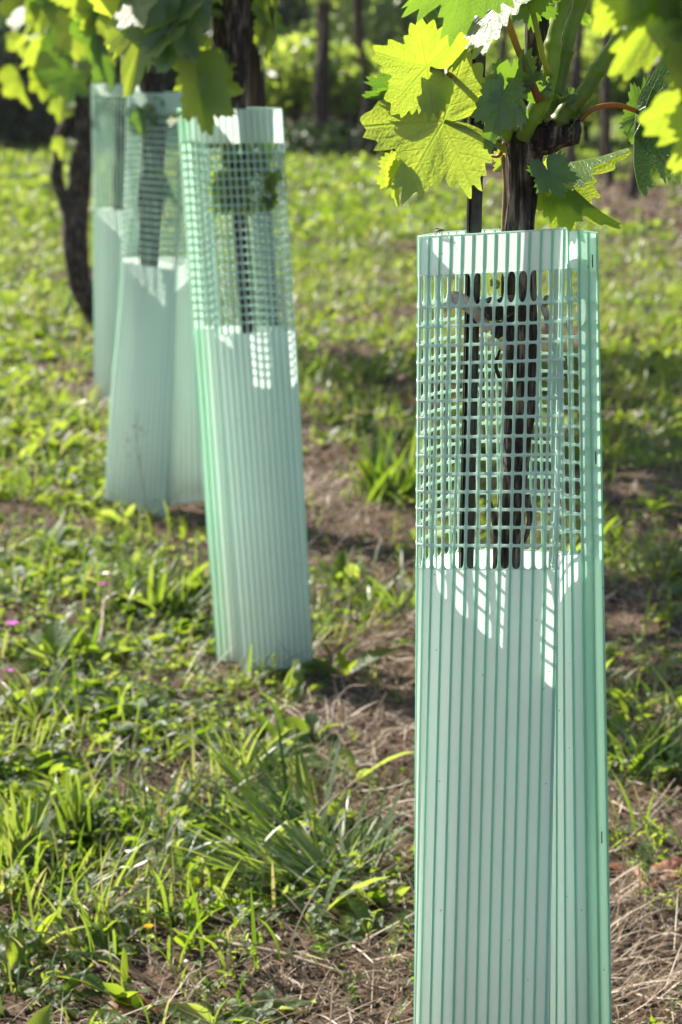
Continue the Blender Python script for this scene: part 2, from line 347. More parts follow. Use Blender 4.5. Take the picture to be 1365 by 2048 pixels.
def sweep(pts, radii, ns=10, n=None, rough=0.0, ridges=0, ridge_amp=0.0, seed=0, cap=True, kseed=0, nodes=()):
    """tapered tube along a curve of points, with optional bark ridges (true relief)"""
    n = n or max(6, len(pts)*5)
    C = catmull([tuple(p) for p in pts], n)
    rr = catmull(np.array([[r, 0, 0] for r in radii]), n)[:, 0]
    for nd in nodes: rr = rr*(1+0.22*np.exp(-((np.linspace(0, 1, n)-nd)/0.022)**2))
    T = np.gradient(C, axis=0); T /= np.linalg.norm(T, axis=1)[:, None] + 1e-12
    ref = np.array([0.31, 0.95, 0.05]) if abs(T[0][2]) > 0.5 else np.array([0.05, 0.1, 1.0])
    A = np.cross(T, ref); A /= np.linalg.norm(A, axis=1)[:, None]; B = np.cross(T, A)
    th = np.linspace(0, 2*np.pi, ns, endpoint=False)
    S = np.concatenate([[0], np.cumsum(np.linalg.norm(np.diff(C, axis=0), axis=1))])
    k = np.ones((n, ns))
    if rough or ridges:
        TH, SS = np.meshgrid(th/(2*np.pi), S)
        rm = float(np.mean(rr))
        def per(fx, fy, kk):   # periodic in angle
            w = TH
            return fbm(TH*fx+kk, SS*fy, 3, kk)*(1-w) + fbm((TH-1)*fx+kk, SS*fy, 3, kk)*w
        k += rough*(per(4, 0.9/rm*0.35, 3+kseed)-0.44)*2
        if ridges:
            k += ridge_amp*(np.abs(per(ridges, 0.12/rm, 17+kseed)-0.44)*-3.2+0.25) + 0.5*ridge_amp*(per(ridges*2.2, 0.35/rm, 31+kseed)-0.44)
    V = C[:, None, :] + (A[:, None, :]*np.cos(th)[None, :, None] + B[:, None, :]*np.sin(th)[None, :, None])*(rr[:, None]*k)[:, :, None]
    V = V.reshape(-1, 3)
    i, j = np.meshgrid(np.arange(n-1), np.arange(ns), indexing='ij')
    a = i*ns+j; b = i*ns+(j+1) % ns
    F = np.stack([a, b, b+ns, a+ns], -1).reshape(-1, 4)
    if cap:
        nv = len(V); V = np.vstack([V, C[0]-T[0]*rr[0]*0.15, C[-1]+T[-1]*rr[-1]*0.15])
        jj = np.arange(ns)
        F = np.vstack([F, np.stack([(jj+1) % ns, jj, np.full(ns, nv), np.full(ns, nv)], 1)])
        base = (n-1)*ns
        F = np.vstack([F, np.stack([base+jj, base+(jj+1) % ns, np.full(ns, nv+1), np.full(ns, nv+1)], 1)])
    return V, F
def clean(me):
    bm = bmesh.new(); bm.from_mesh(me)
    bmesh.ops.dissolve_degenerate(bm, dist=1e-7, edges=bm.edges[:])
    bm.to_mesh(me); bm.free()
def tube_obj(name, pts, radii, mat, parent=None, **kw):
    off = Vector(parent.location) if parent is not None else Vector((0, 0, 0))
    V, F = sweep([Vector(p)-off for p in pts], radii, **kw)
    # caps hold triangles written as quads with a repeated corner
    tri = F[:, 2] == F[:, 3]
    me = bpy.data.meshes.new(name)
    faces = [tuple(f) for f in F[~tri].tolist()] + [tuple(f[:3]) for f in F[tri].tolist()]
    me.from_pydata(V.tolist(), [], faces)
    return link(name, me, mat, parent)

# ------------------------------------------------------------------ ground sheet
ys = np.concatenate([np.linspace(-8, 0.7, 24), np.geomspace(0.8, 9, 560), np.geomspace(9.05, 900, 240)])
s = np.linspace(-1, 1, 361)
YY, SSX = np.meshgrid(ys, s, indexing='ij')
WW = 2.2 + 0.75*np.abs(YY)
XX = WW*np.sign(SSX)*np.abs(SSX)**1.9
ZZ = height(XX, YY)
nr, nc = XX.shape
i, j = np.meshgrid(np.arange(nr-1), np.arange(nc-1), indexing='ij')
a = i*nc+j
me = mesh_np('ground', np.stack([XX, YY, ZZ], -1), np.stack([a, a+1, a+nc+1, a+nc], -1).reshape(-1, 4), extra={'cover': (cover(XX, YY)*np.clip((YY-3.5)/5, 0.12, 1)).ravel()})
tag(link('ground', me, M['ground']), 'brown soil with moss and weeds running back between the vine rows', kind='structure')

# distant hills
def hill(name, y, z0, amp, col1, col2, seed, label):
    xs = np.linspace(-260, 260, 200)
    prof = z0 + amp*fbm(xs*0.02+seed, xs*0+seed, 4, seed)
    rows = []
    for k, (dy, f) in enumerate([(0, -0.5), (12, 0.5), (30, 0.85), (60, 1.0), (120, 0.4)]):
        rows.append(np.stack([xs, y+dy+0*xs, prof*f if f > 0 else 0*xs-1.5], -1))
    V = np.array(rows); n_ = len(xs)
    i, j = np.meshgrid(np.arange(4), np.arange(n_-1), indexing='ij'); a = i*n_+j
    me = mesh_np(name, V, np.stack([a, a+1, a+n_+1, a+n_], -1).reshape(-1, 4))
    mt = simple(name+'_cover', col1, 0.9, 0.1, col2=col2, scale=0.35)
    return tag(link(name, me, mt), label, kind='structure')
hill('hills', 170, 2.0, 9.0, (0.06, 0.10, 0.07), (0.03, 0.06, 0.05), 5, 'far wooded hillside behind the vineyard')

# ------------------------------------------------------------------ vine shelters
def make_section(ctrl, crease):
    """control points (x, y) -> dense curve with one sharp fold"""
    a = catmull([(*p, 0) for p in ctrl[:crease+1]], 160)[:, :2]
    b = catmull([(*p, 0) for p in ctrl[crease:]], 400)[:, :2]
    c = np.vstack([a, b[1:]])
    s_ = np.concatenate([[0], np.cumsum(np.linalg.norm(np.diff(c, axis=0), axis=1))])
    # keep the fold at a fixed parameter
    sc_ = s_[159]; u = np.where(np.arange(len(c)) <= 159, s_/sc_*0.25, 0.25+0.75*(s_-sc_)/(s_[-1]-sc_))
    return c, u, s_[-1], sc_

class Shelter:
    def __init__(self, O0, O1, sec0, sec1, crease=6, mirror=False, slant=0.0, slant0=0.0, wob=0.0, seed=0):
        self.O0, self.O1 = np.array(O0), np.array(O1)
        self.m = -1 if mirror else 1
        self.c0, self.u0, L0, s0 = make_section(sec0, crease)
        self.c1, self.u1, L1, s1 = make_section(sec1, crease)
        self.L = (L0+L1)/2; self.sc = (s0+s1)/2
        self.slant, self.slant0, self.wob, self.seed = slant, slant0, wob, seed
    def S(self, u, t, off=0.0):
        u = np.asarray(u, float); t = np.asarray(t, float)
        def ev(uu):
            p0 = np.stack([np.interp(uu, self.u0, self.c0[:, k]) for k in (0, 1)], -1)
            p1 = np.stack([np.interp(uu, self.u1, self.c1[:, k]) for k in (0, 1)], -1)
            return p0*(1-t)[..., None] + p1*t[..., None]
        p = ev(u); du = ev(np.clip(u+0.002, 0, 1)) - ev(np.clip(u-0.002, 0, 1))
        nrm = np.stack([du[..., 1], -du[..., 0]], -1); nrm /= np.linalg.norm(nrm, axis=-1)[..., None]+1e-12
        w = self.wob*(vnoise(u*5+self.seed, t*4, self.seed)-0.5)
        p = p - nrm*(off + w)[..., None] if np.ndim(off) or np.ndim(w) else p
        O = self.O0 + (self.O1-self.O0)*t[..., None]
        X = O[..., 0] + self.m*p[..., 0]; Y = O[..., 1] + p[..., 1]
        Z = O[..., 2] + self.slant*t*np.interp(u, [0, 0.25, 0.55, 1], [0, 1, 0, 0]) + self.slant0*(1-t)*np.interp(u, [0, 0.25, 0.55, 1], [0.6, 1, 0, 0.2])
        return np.stack([X, Y, Z], -1)
    def u_of_s(self, s_):
        return np.where(s_ <= self.sc, 0.25*s_/self.sc, 0.25+0.75*(s_-self.sc)/(self.L-self.sc))

def build_shelter(sh, label, tb=0.668, tt=0.962, rows=15, pitch=0.0076, margin=0.0125, cellN=6, rib_n=44, staples=()):
    base = Vector(sh.O0.tolist())
    root = empty('vine_shelter', base, label, 'plant shelter', 'mint green vine shelters in the row')
    off = np.array(base)
    nrib = int(round(sh.L/pitch))+1
    us = sh.u_of_s(np.linspace(0, sh.L, nrib))
    su_ = np.linspace(0, sh.L, 400); ut_ = sh.u_of_s(su_)
    def sheet(name, u0, u1, t0, t1, nu, nt_, mat='panel'):
        uu = np.unique(np.concatenate([np.linspace(u0, u1, nu), [0.25] if u0 < 0.25 < u1 else []]))
        U, T = np.meshgrid(uu, np.linspace(t0, t1, nt_), indexing='ij')
        V = sh.S(U, T) - off
        a_, b_ = U.shape
        i, j = np.meshgrid(np.arange(a_-1), np.arange(b_-1), indexing='ij'); q = i*b_+j
        uvv = np.stack([np.interp(U, ut_, su_)/sh.L*(nrib-1), T], -1).reshape(-1, 2)
        me = mesh_np(name, V, np.stack([q, q+b_, q+b_+1, q+1], -1).reshape(-1, 4), uv=uvv)
        return link(name, me, M[mat], root)
    um = sh.u_of_s(np.array([margin]))[0]
    kk = int(np.argmin(np.abs(us-um))); um = us[kk]
    sheet('lower_panel', um, 1, 0, tb, 150, 40)
    sheet('top_band', um, 1, tt, 1, 150, 5)
    sheet('seam_flap', 0, um, 0, 1, 8, 60, 'flap')
    # rolled hems along the cut edges
    for t_ in (0.0, 1.0):
        q = sh.S(np.linspace(0, 1, 120), np.full(120, t_)) - off
        V, F = sweep(q.tolist(), [0.0005, 0.0005], ns=5, n=170, cap=False)
        link('hem', mesh_np('hem', V, F), M['net'], root)
    # perforated window: every hole is a rounded opening
    hs = [0.019 if rows < 20 else 0.0125] + [0.0112]*(rows-2) + [0.0145]
    hs = np.array(hs); hs = hs*(1+0.10*(np.random.default_rng(sh.seed+5).random(len(hs))-0.5)); hs = hs/hs.sum()*(tt-tb)
    edges_t = tt - np.concatenate([[0], np.cumsum(hs)])
    n = cellN; q = np.arange(n)/n
    sq = np.concatenate([np.stack([q, 0*q], 1), np.stack([0*q+1, q], 1), np.stack([1-q, 0*q+1], 1), np.stack([0*q, 1-q], 1)])
    cxy = sq-0.5; ang = np.arctan2(cxy[:, 1], cxy[:, 0])
    Hc = sh.O1[2]-sh.O0[2]
    pu, pt, F, cnt = [], [], [], 0
    m4 = 4*n; r_ = np.arange(m4); ring = np.stack([r_, (r_+1) % m4, (r_+1) % m4+m4, r_+m4], 1)
    for c in range(kk, nrib-1):
        for r in range(rows):
            ta, tb_ = edges_t[r+1], edges_t[r]
            hw = 0.375; st = 0.0009/Hc/(tb_-ta)        # half strand as a share of the cell
            e = 0.42 if r == 0 else 0.30
            p_ = 2/e if r else 2.3
            ca_, sa_ = np.cos(ang), np.sin(ang)
            k_ = (np.abs(ca_)**p_+np.abs(sa_)**p_)**(-1/p_)
            ix = k_*ca_*hw
            up, dn = 0.5-st, 0.5-st
            if r == 0:   # tall pointed arch at the top
                ix = np.where(sa_ > 0, ca_*hw, ix)
                iy = np.where(sa_ > 0, 0.5*np.abs(sa_)**0.42, k_*sa_*dn)
            elif r == rows-1:
                ix = np.where(sa_ < 0, ca_*hw, ix); iy = np.where(sa_ < 0, -0.5*np.abs(sa_)**0.45, k_*sa_*up)
            else: iy = k_*sa_*up
            for xx, yy in ((cxy[:, 0], cxy[:, 1]), (ix, iy)):
                pu.append(us[c]+(xx+0.5)*(us[c+1]-us[c])); pt.append(ta+(yy+0.5)*(tb_-ta))
            F.append(ring+cnt); cnt += 2*m4
    pu = np.concatenate(pu); pt = np.concatenate(pt); F = np.concatenate(F)
    V = sh.S(pu, pt)-off
    Vr = np.round(V*2e5).astype(np.int64); _, idx, inv = np.unique(Vr, axis=0, return_index=True, return_inverse=True)
    F = inv.ravel()[F]
    ok = (F[:, 0] != F[:, 1]) & (F[:, 2] != F[:, 3]) & (F[:, 0] != F[:, 3]) & (F[:, 1] != F[:, 2])
    me = mesh_np('mesh_window', V[idx], F[ok]); 
    o = link('mesh_window', me, M['net'], root)
    md = o.modifiers.new('thickness', 'SOLIDIFY'); md.thickness = 0.0010; md.offset = 0
    # one raised rib per corrugation
    prof = np.array([(-0.00062, -0.0002), (-0.00040, -0.00062), (0.00040, -0.00062), (0.00062, -0.0002), (0.00062, 0.0002), (0.0004, 0.0006), (-0.0004, 0.0006), (-0.00062, 0.0002)])
    tt_ = np.linspace(0.0005, 0.9995, rib_n)
    for k in range(nrib):
        uc = us[k] if 0 < k < nrib-1 else (us[k]+0.002 if k == 0 else us[k]-0.002)
        c = sh.S(np.full(rib_n, uc), tt_); d = sh.S(np.full(rib_n, min(1, uc+0.004)), tt_)-sh.S(np.full(rib_n, max(0, uc-0.004)), tt_)
        d /= np.linalg.norm(d, axis=1)[:, None]; up = np.array([0, 0, 1.0]); nn = np.cross(up, d)
        thin = np.where((tt_ > tb+0.004) & (tt_ < tt-0.004), 0.66, 1.0)[:, None, None]*1.15
        V = c[:, None, :]+(d[:, None, :]*prof[None, :, :1]+nn[:, None, :]*prof[None, :, 1:])*thin-off
        i, j = np.meshgrid(np.arange(rib_n-1), np.arange(8), indexing='ij'); a_ = i*8+j; b_ = i*8+(j+1) % 8
        F = np.stack([a_, b_, b_+8, a_+8], -1).reshape(-1, 4)
        link('rib', mesh_np('rib', V, F), M['rib'], root)
    for (t_, u_) in staples:
        p0 = sh.S(np.array([u_]), np.array([t_]))[0]-off; p1 = sh.S(np.array([u_]), np.array([t_+0.013]))[0]-off
        p0[1] -= 0.0012; p1[1] -= 0.0012
        V, F = sweep([p0.tolist(), p1.tolist()], [0.0004, 0.0004], ns=6, n=4, cap=False)
        link('staple', mesh_np('staple', V, F), M['staple'], root)
    return root

#            seam edge                                              fold        front face                                left edge          back wall                                                       seam, second layer
SEC_T = [(0.1175, 0.034), (0.111, 0.0355), (0.105, 0.038), (0.0975, 0.037), (0.0905, 0.025), (0.0880, 0.000), (0.0925, -0.022),
         (0.062, -0.0165), (0.030, -0.0085), (0.007, -0.0025), (0.000, 0.005), (0.004, 0.020), (0.022, 0.045), (0.052, 0.060), (0.080, 0.055), (0.098, 0.050), (0.108, 0.0395), (0.1175, 0.0365)]
SEC_B = [(0.1425, 0.038), (0.135, 0.0400), (0.1235, 0.043), (0.1050, 0.041), (0.0900, 0.026), (0.0845, 0.000), (0.0885, -0.022),
         (0.062, -0.0165), (0.030, -0.0085), (0.007, -0.0025), (0.000, 0.005), (0.003, 0.022), (0.022, 0.052), (0.055, 0.070), (0.090, 0.064), (0.112, 0.058), (0.130, 0.0445), (0.1425, 0.0405)]
SH1 = Shelter((0.0487, 1.53, 0.004), (P(835, 475, 1.53).x, 1.53, P(835, 475, 1.53).z), SEC_B, SEC_T, slant=0.0075, wob=0.0022, seed=2)
build_shelter(SH1, 'nearest mint green ribbed shelter, in sharp focus, filling the right foreground', cellN=7, rib_n=70,
              staples=((0.965, 0.012), (0.765, 0.012), (0.36, 0.012)))
o0, o1 = P(627, 1327, 2.91), P(562, 218, 2.93)
SH2 = Shelter(o0, o1, [(x if x < 0.089 else 0.0885+(x-0.0885)*.62, y*.8 if y > 0 else y) for x, y in SEC_B], [(x*1.08, y*0.9) for x, y in SEC_T], mirror=True, slant0=-0.009, wob=0.003, seed=4)
build_shelter(SH2, 'leaning mint green shelter left of the nearest one, its foot lifted off dark soil', cellN=5, rib_n=30, tb=0.61, tt=0.942, rows=22)
w3 = lambda S_, k: [(x if x < 0.09 else 0.0915+(x-0.0915)*k, y*1.0) for x, y in S_]
o0, o1 = P(207, 985, 3.84), P(256, 186, 3.87)
SH3 = Shelter(o0, o1, w3([(x*1.10, y*1.9 if y < 0 else y*1.2) for x, y in SEC_B], 1.9), [(x*0.97, y) for x, y in SEC_T], slant0=-0.033, wob=0.004, seed=6)
build_shelter(SH3, 'third shelter back, flared at the foot with a fold down its middle', cellN=4, rib_n=24, tb=0.588, tt=0.951, rows=22)
o0, o1 = P(188, 806, 5.05), P(183, 168, 5.05)
SH4 = Shelter(o0, o1, [(x*0.9, y) for x, y in SEC_B], [(x*0.95, y) for x, y in SEC_T], wob=0.004, seed=8)
build_shelter(SH4, 'farthest bluish shelter, half hidden beside the bare dark vine trunk', cellN=4, rib_n=20, tb=0.613, tt=0.963, rows=22)

# ------------------------------------------------------------------ vine leaf meshes
KEY = [(0, 1.0), (10, 0.92), (19, 0.80), (27, 0.66), (36, 0.76), (46, 0.90), (54, 0.96), (64, 0.88), (75, 0.76), (84, 0.68), (96, 0.76), (108, 0.82), (118, 0.82), (134, 0.75), (150, 0.68), (163, 0.56), (173, 0.36), (180, 0.07)]
VEIN = [0, 54, -54, 112, -112]
def leaf_mesh(name, seed, nout=120, rings=(0.22, 0.45, 0.66, 0.84, 0.94, 1.0), fold=0.25, droop=0.25, cup=0.0, side=0.0, lobes=1.0, mat=None):
    r0 = np.random.default_rng(seed)
    ph = np.linspace(-180, 180, nout, endpoint=False)
    ka = np.array([k[0] for k in KEY]); kr = np.array([k[1] for k in KEY])
    kr = kr.mean()+(kr-kr.mean())*lobes; kr[-1] = 0.07; kr[-2] = 0.3
    jr = 1+0.12*(r0.random(len(kr))-0.5); jl = 1+0.12*(r0.random(len(kr))-0.5)
    jr[-1] = jl[-1] = 1; jl[0] = jr[0]
    rad = np.where(ph >= 0, np.interp(np.abs(ph), ka, kr*jr), np.interp(np.abs(ph), ka, kr*jl))
    # saw teeth, pointing outwards along the nearest lobe
    nt_ = 29
    f = (ph/360*nt_+0.13*np.sin(ph*0.11+seed)) % 1.0
    tooth = np.where(f < 0.55, f/0.55, (1-f)/0.45)
    amp = 0.12*np.clip((180-np.abs(ph))/50, 0, 1)*(0.6+0.8*vnoise(ph*0.07+50, ph*0+seed, seed))
    rad = rad*(1+amp*(tooth-0.5)*1.5)
    V = [(0, 0)]; 
    for s_ in rings:
        e = s_ if s_ < 0.9 else s_
        V += [(math.sin(R(p))*q*e, math.cos(R(p))*q*e) for p, q in zip(ph, rad)]
    V = np.array(V)
    x, y = V[:, 0], V[:, 1]
    # distance to / along the nearest main vein
    best = np.full(len(x), 9.0); along = np.zeros(len(x)); 
    for va in VEIN:
        dx, dy = math.sin(R(va)), math.cos(R(va))
        al = x*dx+y*dy; d = np.abs(x*dy-y*dx); d = np.where(al > 0, d, np.hypot(x, y))
        m_ = d < best; best = np.where(m_, d, best); along = np.where(m_, np.maximum(al, 0), along)
    rr = np.hypot(x, y)
    z = 0.16*np.minimum(best, 0.22) - 0.02
    z = z + 0.05*(fbm(x*4+seed, y*4+seed, 3, seed)-0.44) + 0.035*np.sin(np.arctan2(x, y)*7+seed)*rr**2
    z = z + 0.008*np.sin((along-0.75*best)*5.6*2*np.pi)*np.clip(best*8, 0, 1)
    ca, sa = np.cos(fold), np.sin(fold)
    ax = np.abs(x); x2 = np.sign(x)*ax*ca; z2 = z+ax*sa
    # bend along the length (circular arc) and cup sideways
    def bend(yv, zv, k):
        if abs(k) < 1e-4: return yv, zv
        th = yv*k; return (np.sin(th)/k)-zv*np.sin(th), -(1-np.cos(th))/k+zv*np.cos(th)
    y2, z3 = bend(y, z2, droop)
    x3, z4 = bend(x2, z3, cup)
    x3 = x3 + side*y2**2
    n = nout; F = []
    q = np.arange(n)
    tri = np.stack([np.zeros(n, int), 1+q, 1+(q+1) % n], 1)
    me = bpy.data.meshes.new(name)
    faces = [tuple(t) for t in tri.tolist()]
    for k in range(len(rings)-1):
        a_ = 1+k*n
        faces += [(a_+i_, a_+n+i_, a_+n+(i_+1) % n, a_+(i_+1) % n) for i_ in range(n)]
    me.from_pydata(np.stack([x3, y2, z4], -1).tolist(), [], faces)
    lv = np.empty(len(me.loops), np.int32); me.loops.foreach_get('vertex_index', lv)
    l = me.uv_layers.new(name='vein'); l.data.foreach_set('uv', np.stack([best, along], -1)[lv].astype(np.float32).ravel())
    me.polygons.foreach_set('use_smooth', np.ones(len(me.polygons), bool))
    me.materials.append(mat or M['leaf'])
    return me

def frame(J, T, roll, face=None):
    """orientation whose Y runs junction->tip and whose Z faces the camera, turned by roll about Y"""
    J, T = Vector(J), Vector(T); y = (T-J); Ln = y.length; y.normalize()
    tocam = (Vector((0, 0, CAM_H))-J).normalized() if face is None else Vector(face).normalized()
    z = (tocam - y*tocam.dot(y)).normalized()
    z = Matrix.Rotation(R(roll), 3, y) @ z
    x = y.cross(z)
    return Matrix(((x.x, y.x, z.x), (x.y, y.y, z.y), (x.z, y.z, z.z))), Ln
SB = (-sdir+Vector((0, -0.9, 0.1))).normalized()
def glare_leaf(parent, me, a, b, Y, width=0.8, label=None, name='leaf'):
    """a leaf whose upper face lies square to the line halfway between sun and eye, so it mirrors the sun"""
    C = Vector((0, 0, CAM_H)); J = P(*a, Y); H = (sdir+(C-J).normalized()).normalized()
    d = P(*b, 1.0)-C; k = d.dot(H); Y2 = (J-C).dot(H)/k if abs(k) > 1e-3 else Y
    Y2 = min(max(Y2, Y-0.25), Y+0.25)
    return put_leaf(parent, me, J, P(*b, Y2), 0, width, label, name, face=H)
def put_leaf(parent, me, J, T, roll=0, width=1.0, label=None, name='leaf', face=None):
    m3, Ln = frame(J, T, roll, face)
    mw = Matrix.Translation(Vector(J)-Vector(parent.location)) @ m3.to_4x4() @ Matrix.Diagonal((Ln*width, Ln, Ln*0.9, 1))
    o = bpy.data.objects.new(name, me); COL.objects.link(o); o.parent = parent; o.matrix_basis = mw
    if label: o['label'] = label
    return o

# ------------------------------------------------------------------ nearest vine (in focus)
vb = Vector((0.112, 1.556, 0.0))
v1 = empty('grape_vine', vb, 'nearest old vine rising out of the sharp shelter with red-stalked leaves', 'grape vine', 'grape vines of the near row')
YT = 1.555
tube_obj('trunk', [(0.112, 1.56, -0.03), (0.108, 1.56, 0.15), (0.106, 1.558, 0.30), P(1018, 1170, YT+.004), P(1024, 1000, YT+.003), P(1036, 850, YT), P(1042, 700, YT), P(1040, 560, YT), P(1040, 470, YT), P(1046, 400, YT), P(1046, 330, YT), P(1050, 285, YT)],
         [0.0135, 0.011, 0.0105, 0.0085, 0.0088, 0.0098, 0.0102, 0.0108, 0.0100, 0.0098, 0.0118, 0.0135], M['bark'], v1, ns=64, n=420, rough=0.26, ridges=17, ridge_amp=0.30)
tube_obj('trunk_head', [P(1022, 300, YT), P(1050, 278, YT-.002), P(1085, 268, YT-.004), P(1115, 262, YT-.006), P(1140, 262, YT-.008), P(1158, 262, YT-.010)],
         [0.007, 0.0135, 0.0125, 0.0100, 0.0085, 0.0072], M['bark'], v1, ns=48, n=90, rough=0.75, ridges=12, ridge_amp=0.34, kseed=4)
tube_obj('spur', [P(1050, 290, YT+.006), P(1060, 230, YT+.010), P(1072, 150, YT+.012), P(1074, 60, YT+.014), P(1078, -120, YT+.016)],
         [0.0105, 0.0085, 0.0075, 0.0070, 0.0065], M['bark'], v1, ns=40, n=140, rough=0.3, ridges=9, ridge_amp=0.28, kseed=8)
tube_obj('spur', [P(1030, 602, YT-.006), P(1008, 612, YT-.014), P(985, 618, YT-.018), P(974, 600, YT-.02)], [0.006, 0.0065, 0.006, 0.004], M['bark'], v1, ns=24, n=40, rough=0.6, ridges=7, ridge_amp=0.3, kseed=3)
tube_obj('spur', [P(1020, 660, YT-.004), P(1000, 655, YT-.012), P(988, 672, YT-.014)], [0.006, 0.0055, 0.003], M['bark'], v1, ns=24, n=30, rough=0.6, ridges=7, ridge_amp=0.3, kseed=6)
tube_obj('pruned_stub', [P(978, 660, YT-.016), P(955, 628, YT-.018), P(930, 606, YT-.02), P(912, 597, YT-.021), P(899, 598, YT-.022)], [0.003, 0.0040, 0.0048, 0.0050, 0.0042], M['pale_wood'], v1, ns=20, n=30, rough=0.25)['label'] = 'pale weathered cut stub'
tube_obj('pruned_stub', [P(1080, 600, YT-.004), P(1092, 625, YT-.004), P(1097, 655, YT-.002)], [0.0022, 0.0022, 0.0018], M['pale_wood'], v1, ns=12, n=14)
tube_obj('bark_strip', [P(1052, 990, YT-.010), P(1060, 1030, YT-.012), P(1056, 1060, YT-.012), P(1046, 1090, YT-.010)], [0.0030, 0.0022, 0.0016, 0.001], M['bark'], v1, ns=10, n=24, rough=0.3)
tube_obj('bark_strip', [P(978, 1000, YT-.012), P(988, 1030, YT-.012), P(992, 1090, YT-.010), P(990, 1155, YT-.008)], [0.0014, 0.0022, 0.0020, 0.0016], M['bark'], v1, ns=10, n=24, rough=0.4)
tube_obj('bark_strip', [P(1000, 700, YT-.010), P(992, 730, YT-.013), P(1000, 760, YT-.012)], [0.0010, 0.0014, 0.0010], M['bark'], v1, ns=8, n=16, rough=0.4)
# green shoots
tube_obj('shoot', [P(1048, 276, YT-.012), P(1058, 245, YT-.016), P(1080, 205, YT-.018), P(1100, 140, YT-.018), P(1110, 70, YT-.016), P(1128, 0, YT-.014), P(1150, -160, YT-.01)],
         [0.0052, 0.0058, 0.0064, 0.0056, 0.0046, 0.0044, 0.0040], M['shoot'], v1, ns=28, n=160, rough=0.10, ridges=9, ridge_amp=0.05, nodes=(.22, .38, .62, .85))
tube_obj('shoot', [P(1095, 262, YT-.002), P(1108, 215, YT+.000), P(1122, 150, YT+.002), P(1140, 70, YT+.004), P(1162, 0, YT+.006), P(1190, -140, YT+.01)],
         [0.0052, 0.0050, 0.0048, 0.0044, 0.0042, 0.0038], M['shoot'], v1, ns=28, n=160, rough=0.10, ridges=9, ridge_amp=0.05, nodes=(.15, .30, .52, .8))
tube_obj('shoot', [P(1118, 258, YT-.008), P(1130, 225, YT-.010), P(1165, 190, YT-.010), P(1205, 125, YT-.008), P(1250, 60, YT-.005), P(1330, -60, YT+.005)],
         [0.0062, 0.0060, 0.0054, 0.0046, 0.0042, 0.0036], M['shoot'], v1, ns=28, n=160, rough=0.12, ridges=9, ridge_amp=0.05, nodes=(.12, .27, .55, .8))
tube_obj('shoot', [P(1022, 276, YT-.004), P(1000, 235, YT-.010), P(965, 195, YT-.012), P(930, 135, YT-.012), P(905, 90, YT-.012), P(870, 45, YT-.012), P(820, -80, YT-.01)],
         [0.0044, 0.0052, 0.0056, 0.0048, 0.0044, 0.0040, 0.0036], M['shoot'], v1, ns=28, n=160, rough=0.10, ridges=9, ridge_amp=0.05, nodes=(.15, .30, .52, .8))
tube_obj('sucker_cane', [P(1008, 475, YT+.006), P(1010, 420, YT+.007), P(1012, 370, YT+.008), P(1006, 310, YT+.009)], [0.0022, 0.0020, 0.0018, 0.0014], M['cane'], v1, ns=12, n=24, rough=0.15)
# buds and young flower cluster
def beads(name, cen, n, rad, r0, mat, parent, seed):
    g = np.random.default_rng(seed); bm = bmesh.new()
    for k in range(n):
        p = Vector(g.normal(0, 1, 3)).normalized()*rad*(g.random()**0.4)
        bmesh.ops.create_icosphere(bm, subdivisions=1, radius=r0*(0.7+0.6*g.random()), matrix=Matrix.Translation(Vector(cen)-Vector(parent.location)+Vector((p.x, p.y, p.z*1.3))))
    me = bpy.data.meshes.new(name); bm.to_mesh(me); bm.free()
    return link(name, me, mat, parent)
beads('flower_cluster', P(1063, 133, YT-.022), 34, 0.0042, 0.0011, M['shoot'], v1, 1)
beads('bud', P(1092, 236, YT-.022), 9, 0.0026, 0.0013, M['petiole_green'], v1, 2)
beads('bud', P(1048, 250, YT-.024), 7, 0.0018, 0.0012, M['petiole_green'], v1, 3)
beads('bud', P(1094, 600, YT-.008), 9, 0.0030, 0.0018, M['petiole_green'], v1, 4)
beads('bud', P(992, 562, YT-.016), 9, 0.0036, 0.0018, M['petiole_green'], v1, 5)
# petioles
def petiole(parent, pts, r=0.0016, mat='petiole', r1=None):
    return tube_obj('petiole', pts, [r*1.25] + [r]*(len(pts)-2) + [r1 or r*0.9], M[mat], parent, ns=12, n=30)
petiole(v1, [P(1078, 200, YT-.026), P(1058, 150, YT-.032), P(1035, 95, YT-.036), P(1015, 40, YT-.036), P(1002, 8, YT-.034)], 0.0022)
petiole(v1, [P(1100, 150, YT-.024), P(1088, 120, YT-.028), P(1080, 85, YT-.03), P(1070, 40, YT-.03), P(1062, 10, YT-.03)], 0.0018, 'petiole_green')
petiole(v1, [P(955, 212, YT-.02), P(930, 175, YT-.026), P(900, 150, YT-.04), P(858, 134, YT-.052)], 0.0018)
petiole(v1, [P(1010, 300, YT-.012), P(975, 275, YT-.03), P(950, 262, YT-.042), P(890, 243, YT-.046)], 0.0016, 'petiole_green')
petiole(v1, [P(1160, 240, YT-.010), P(1180, 222, YT-.010), P(1205, 212, YT-.008), P(1240, 211, YT-.004), P(1273, 222, YT)], 0.0016)
petiole(v1, [P(1010, 285, YT-.004), P(1000, 310, YT-.004), P(985, 312, YT+.0)], 0.0013)
petiole(v1, [P(1060, 300, YT+.006), P(1080, 330, YT-.004), P(1098, 346, YT-.012)], 0.0012, 'petiole_green')
petiole(v1, [P(1050, 250, YT-.018), P(1040, 215, YT-.028), P(1030, 192, YT-.03)], 0.0012, 'petiole_green')
petiole(v1, [P(1105, 200, YT-.02), P(1112, 190, YT-.022), P(1122, 196, YT-.024), P(1140, 188, YT-.022)], 0.001, 'petiole_green')
petiole(v1, [P(940, 60, YT), P(960, 20, YT-.02), P(975, -20, YT-.03)], 0.0015)
LA = leaf_mesh('leaf_a', 1, 170, fold=0.10, droop=0.35, cup=0.15)
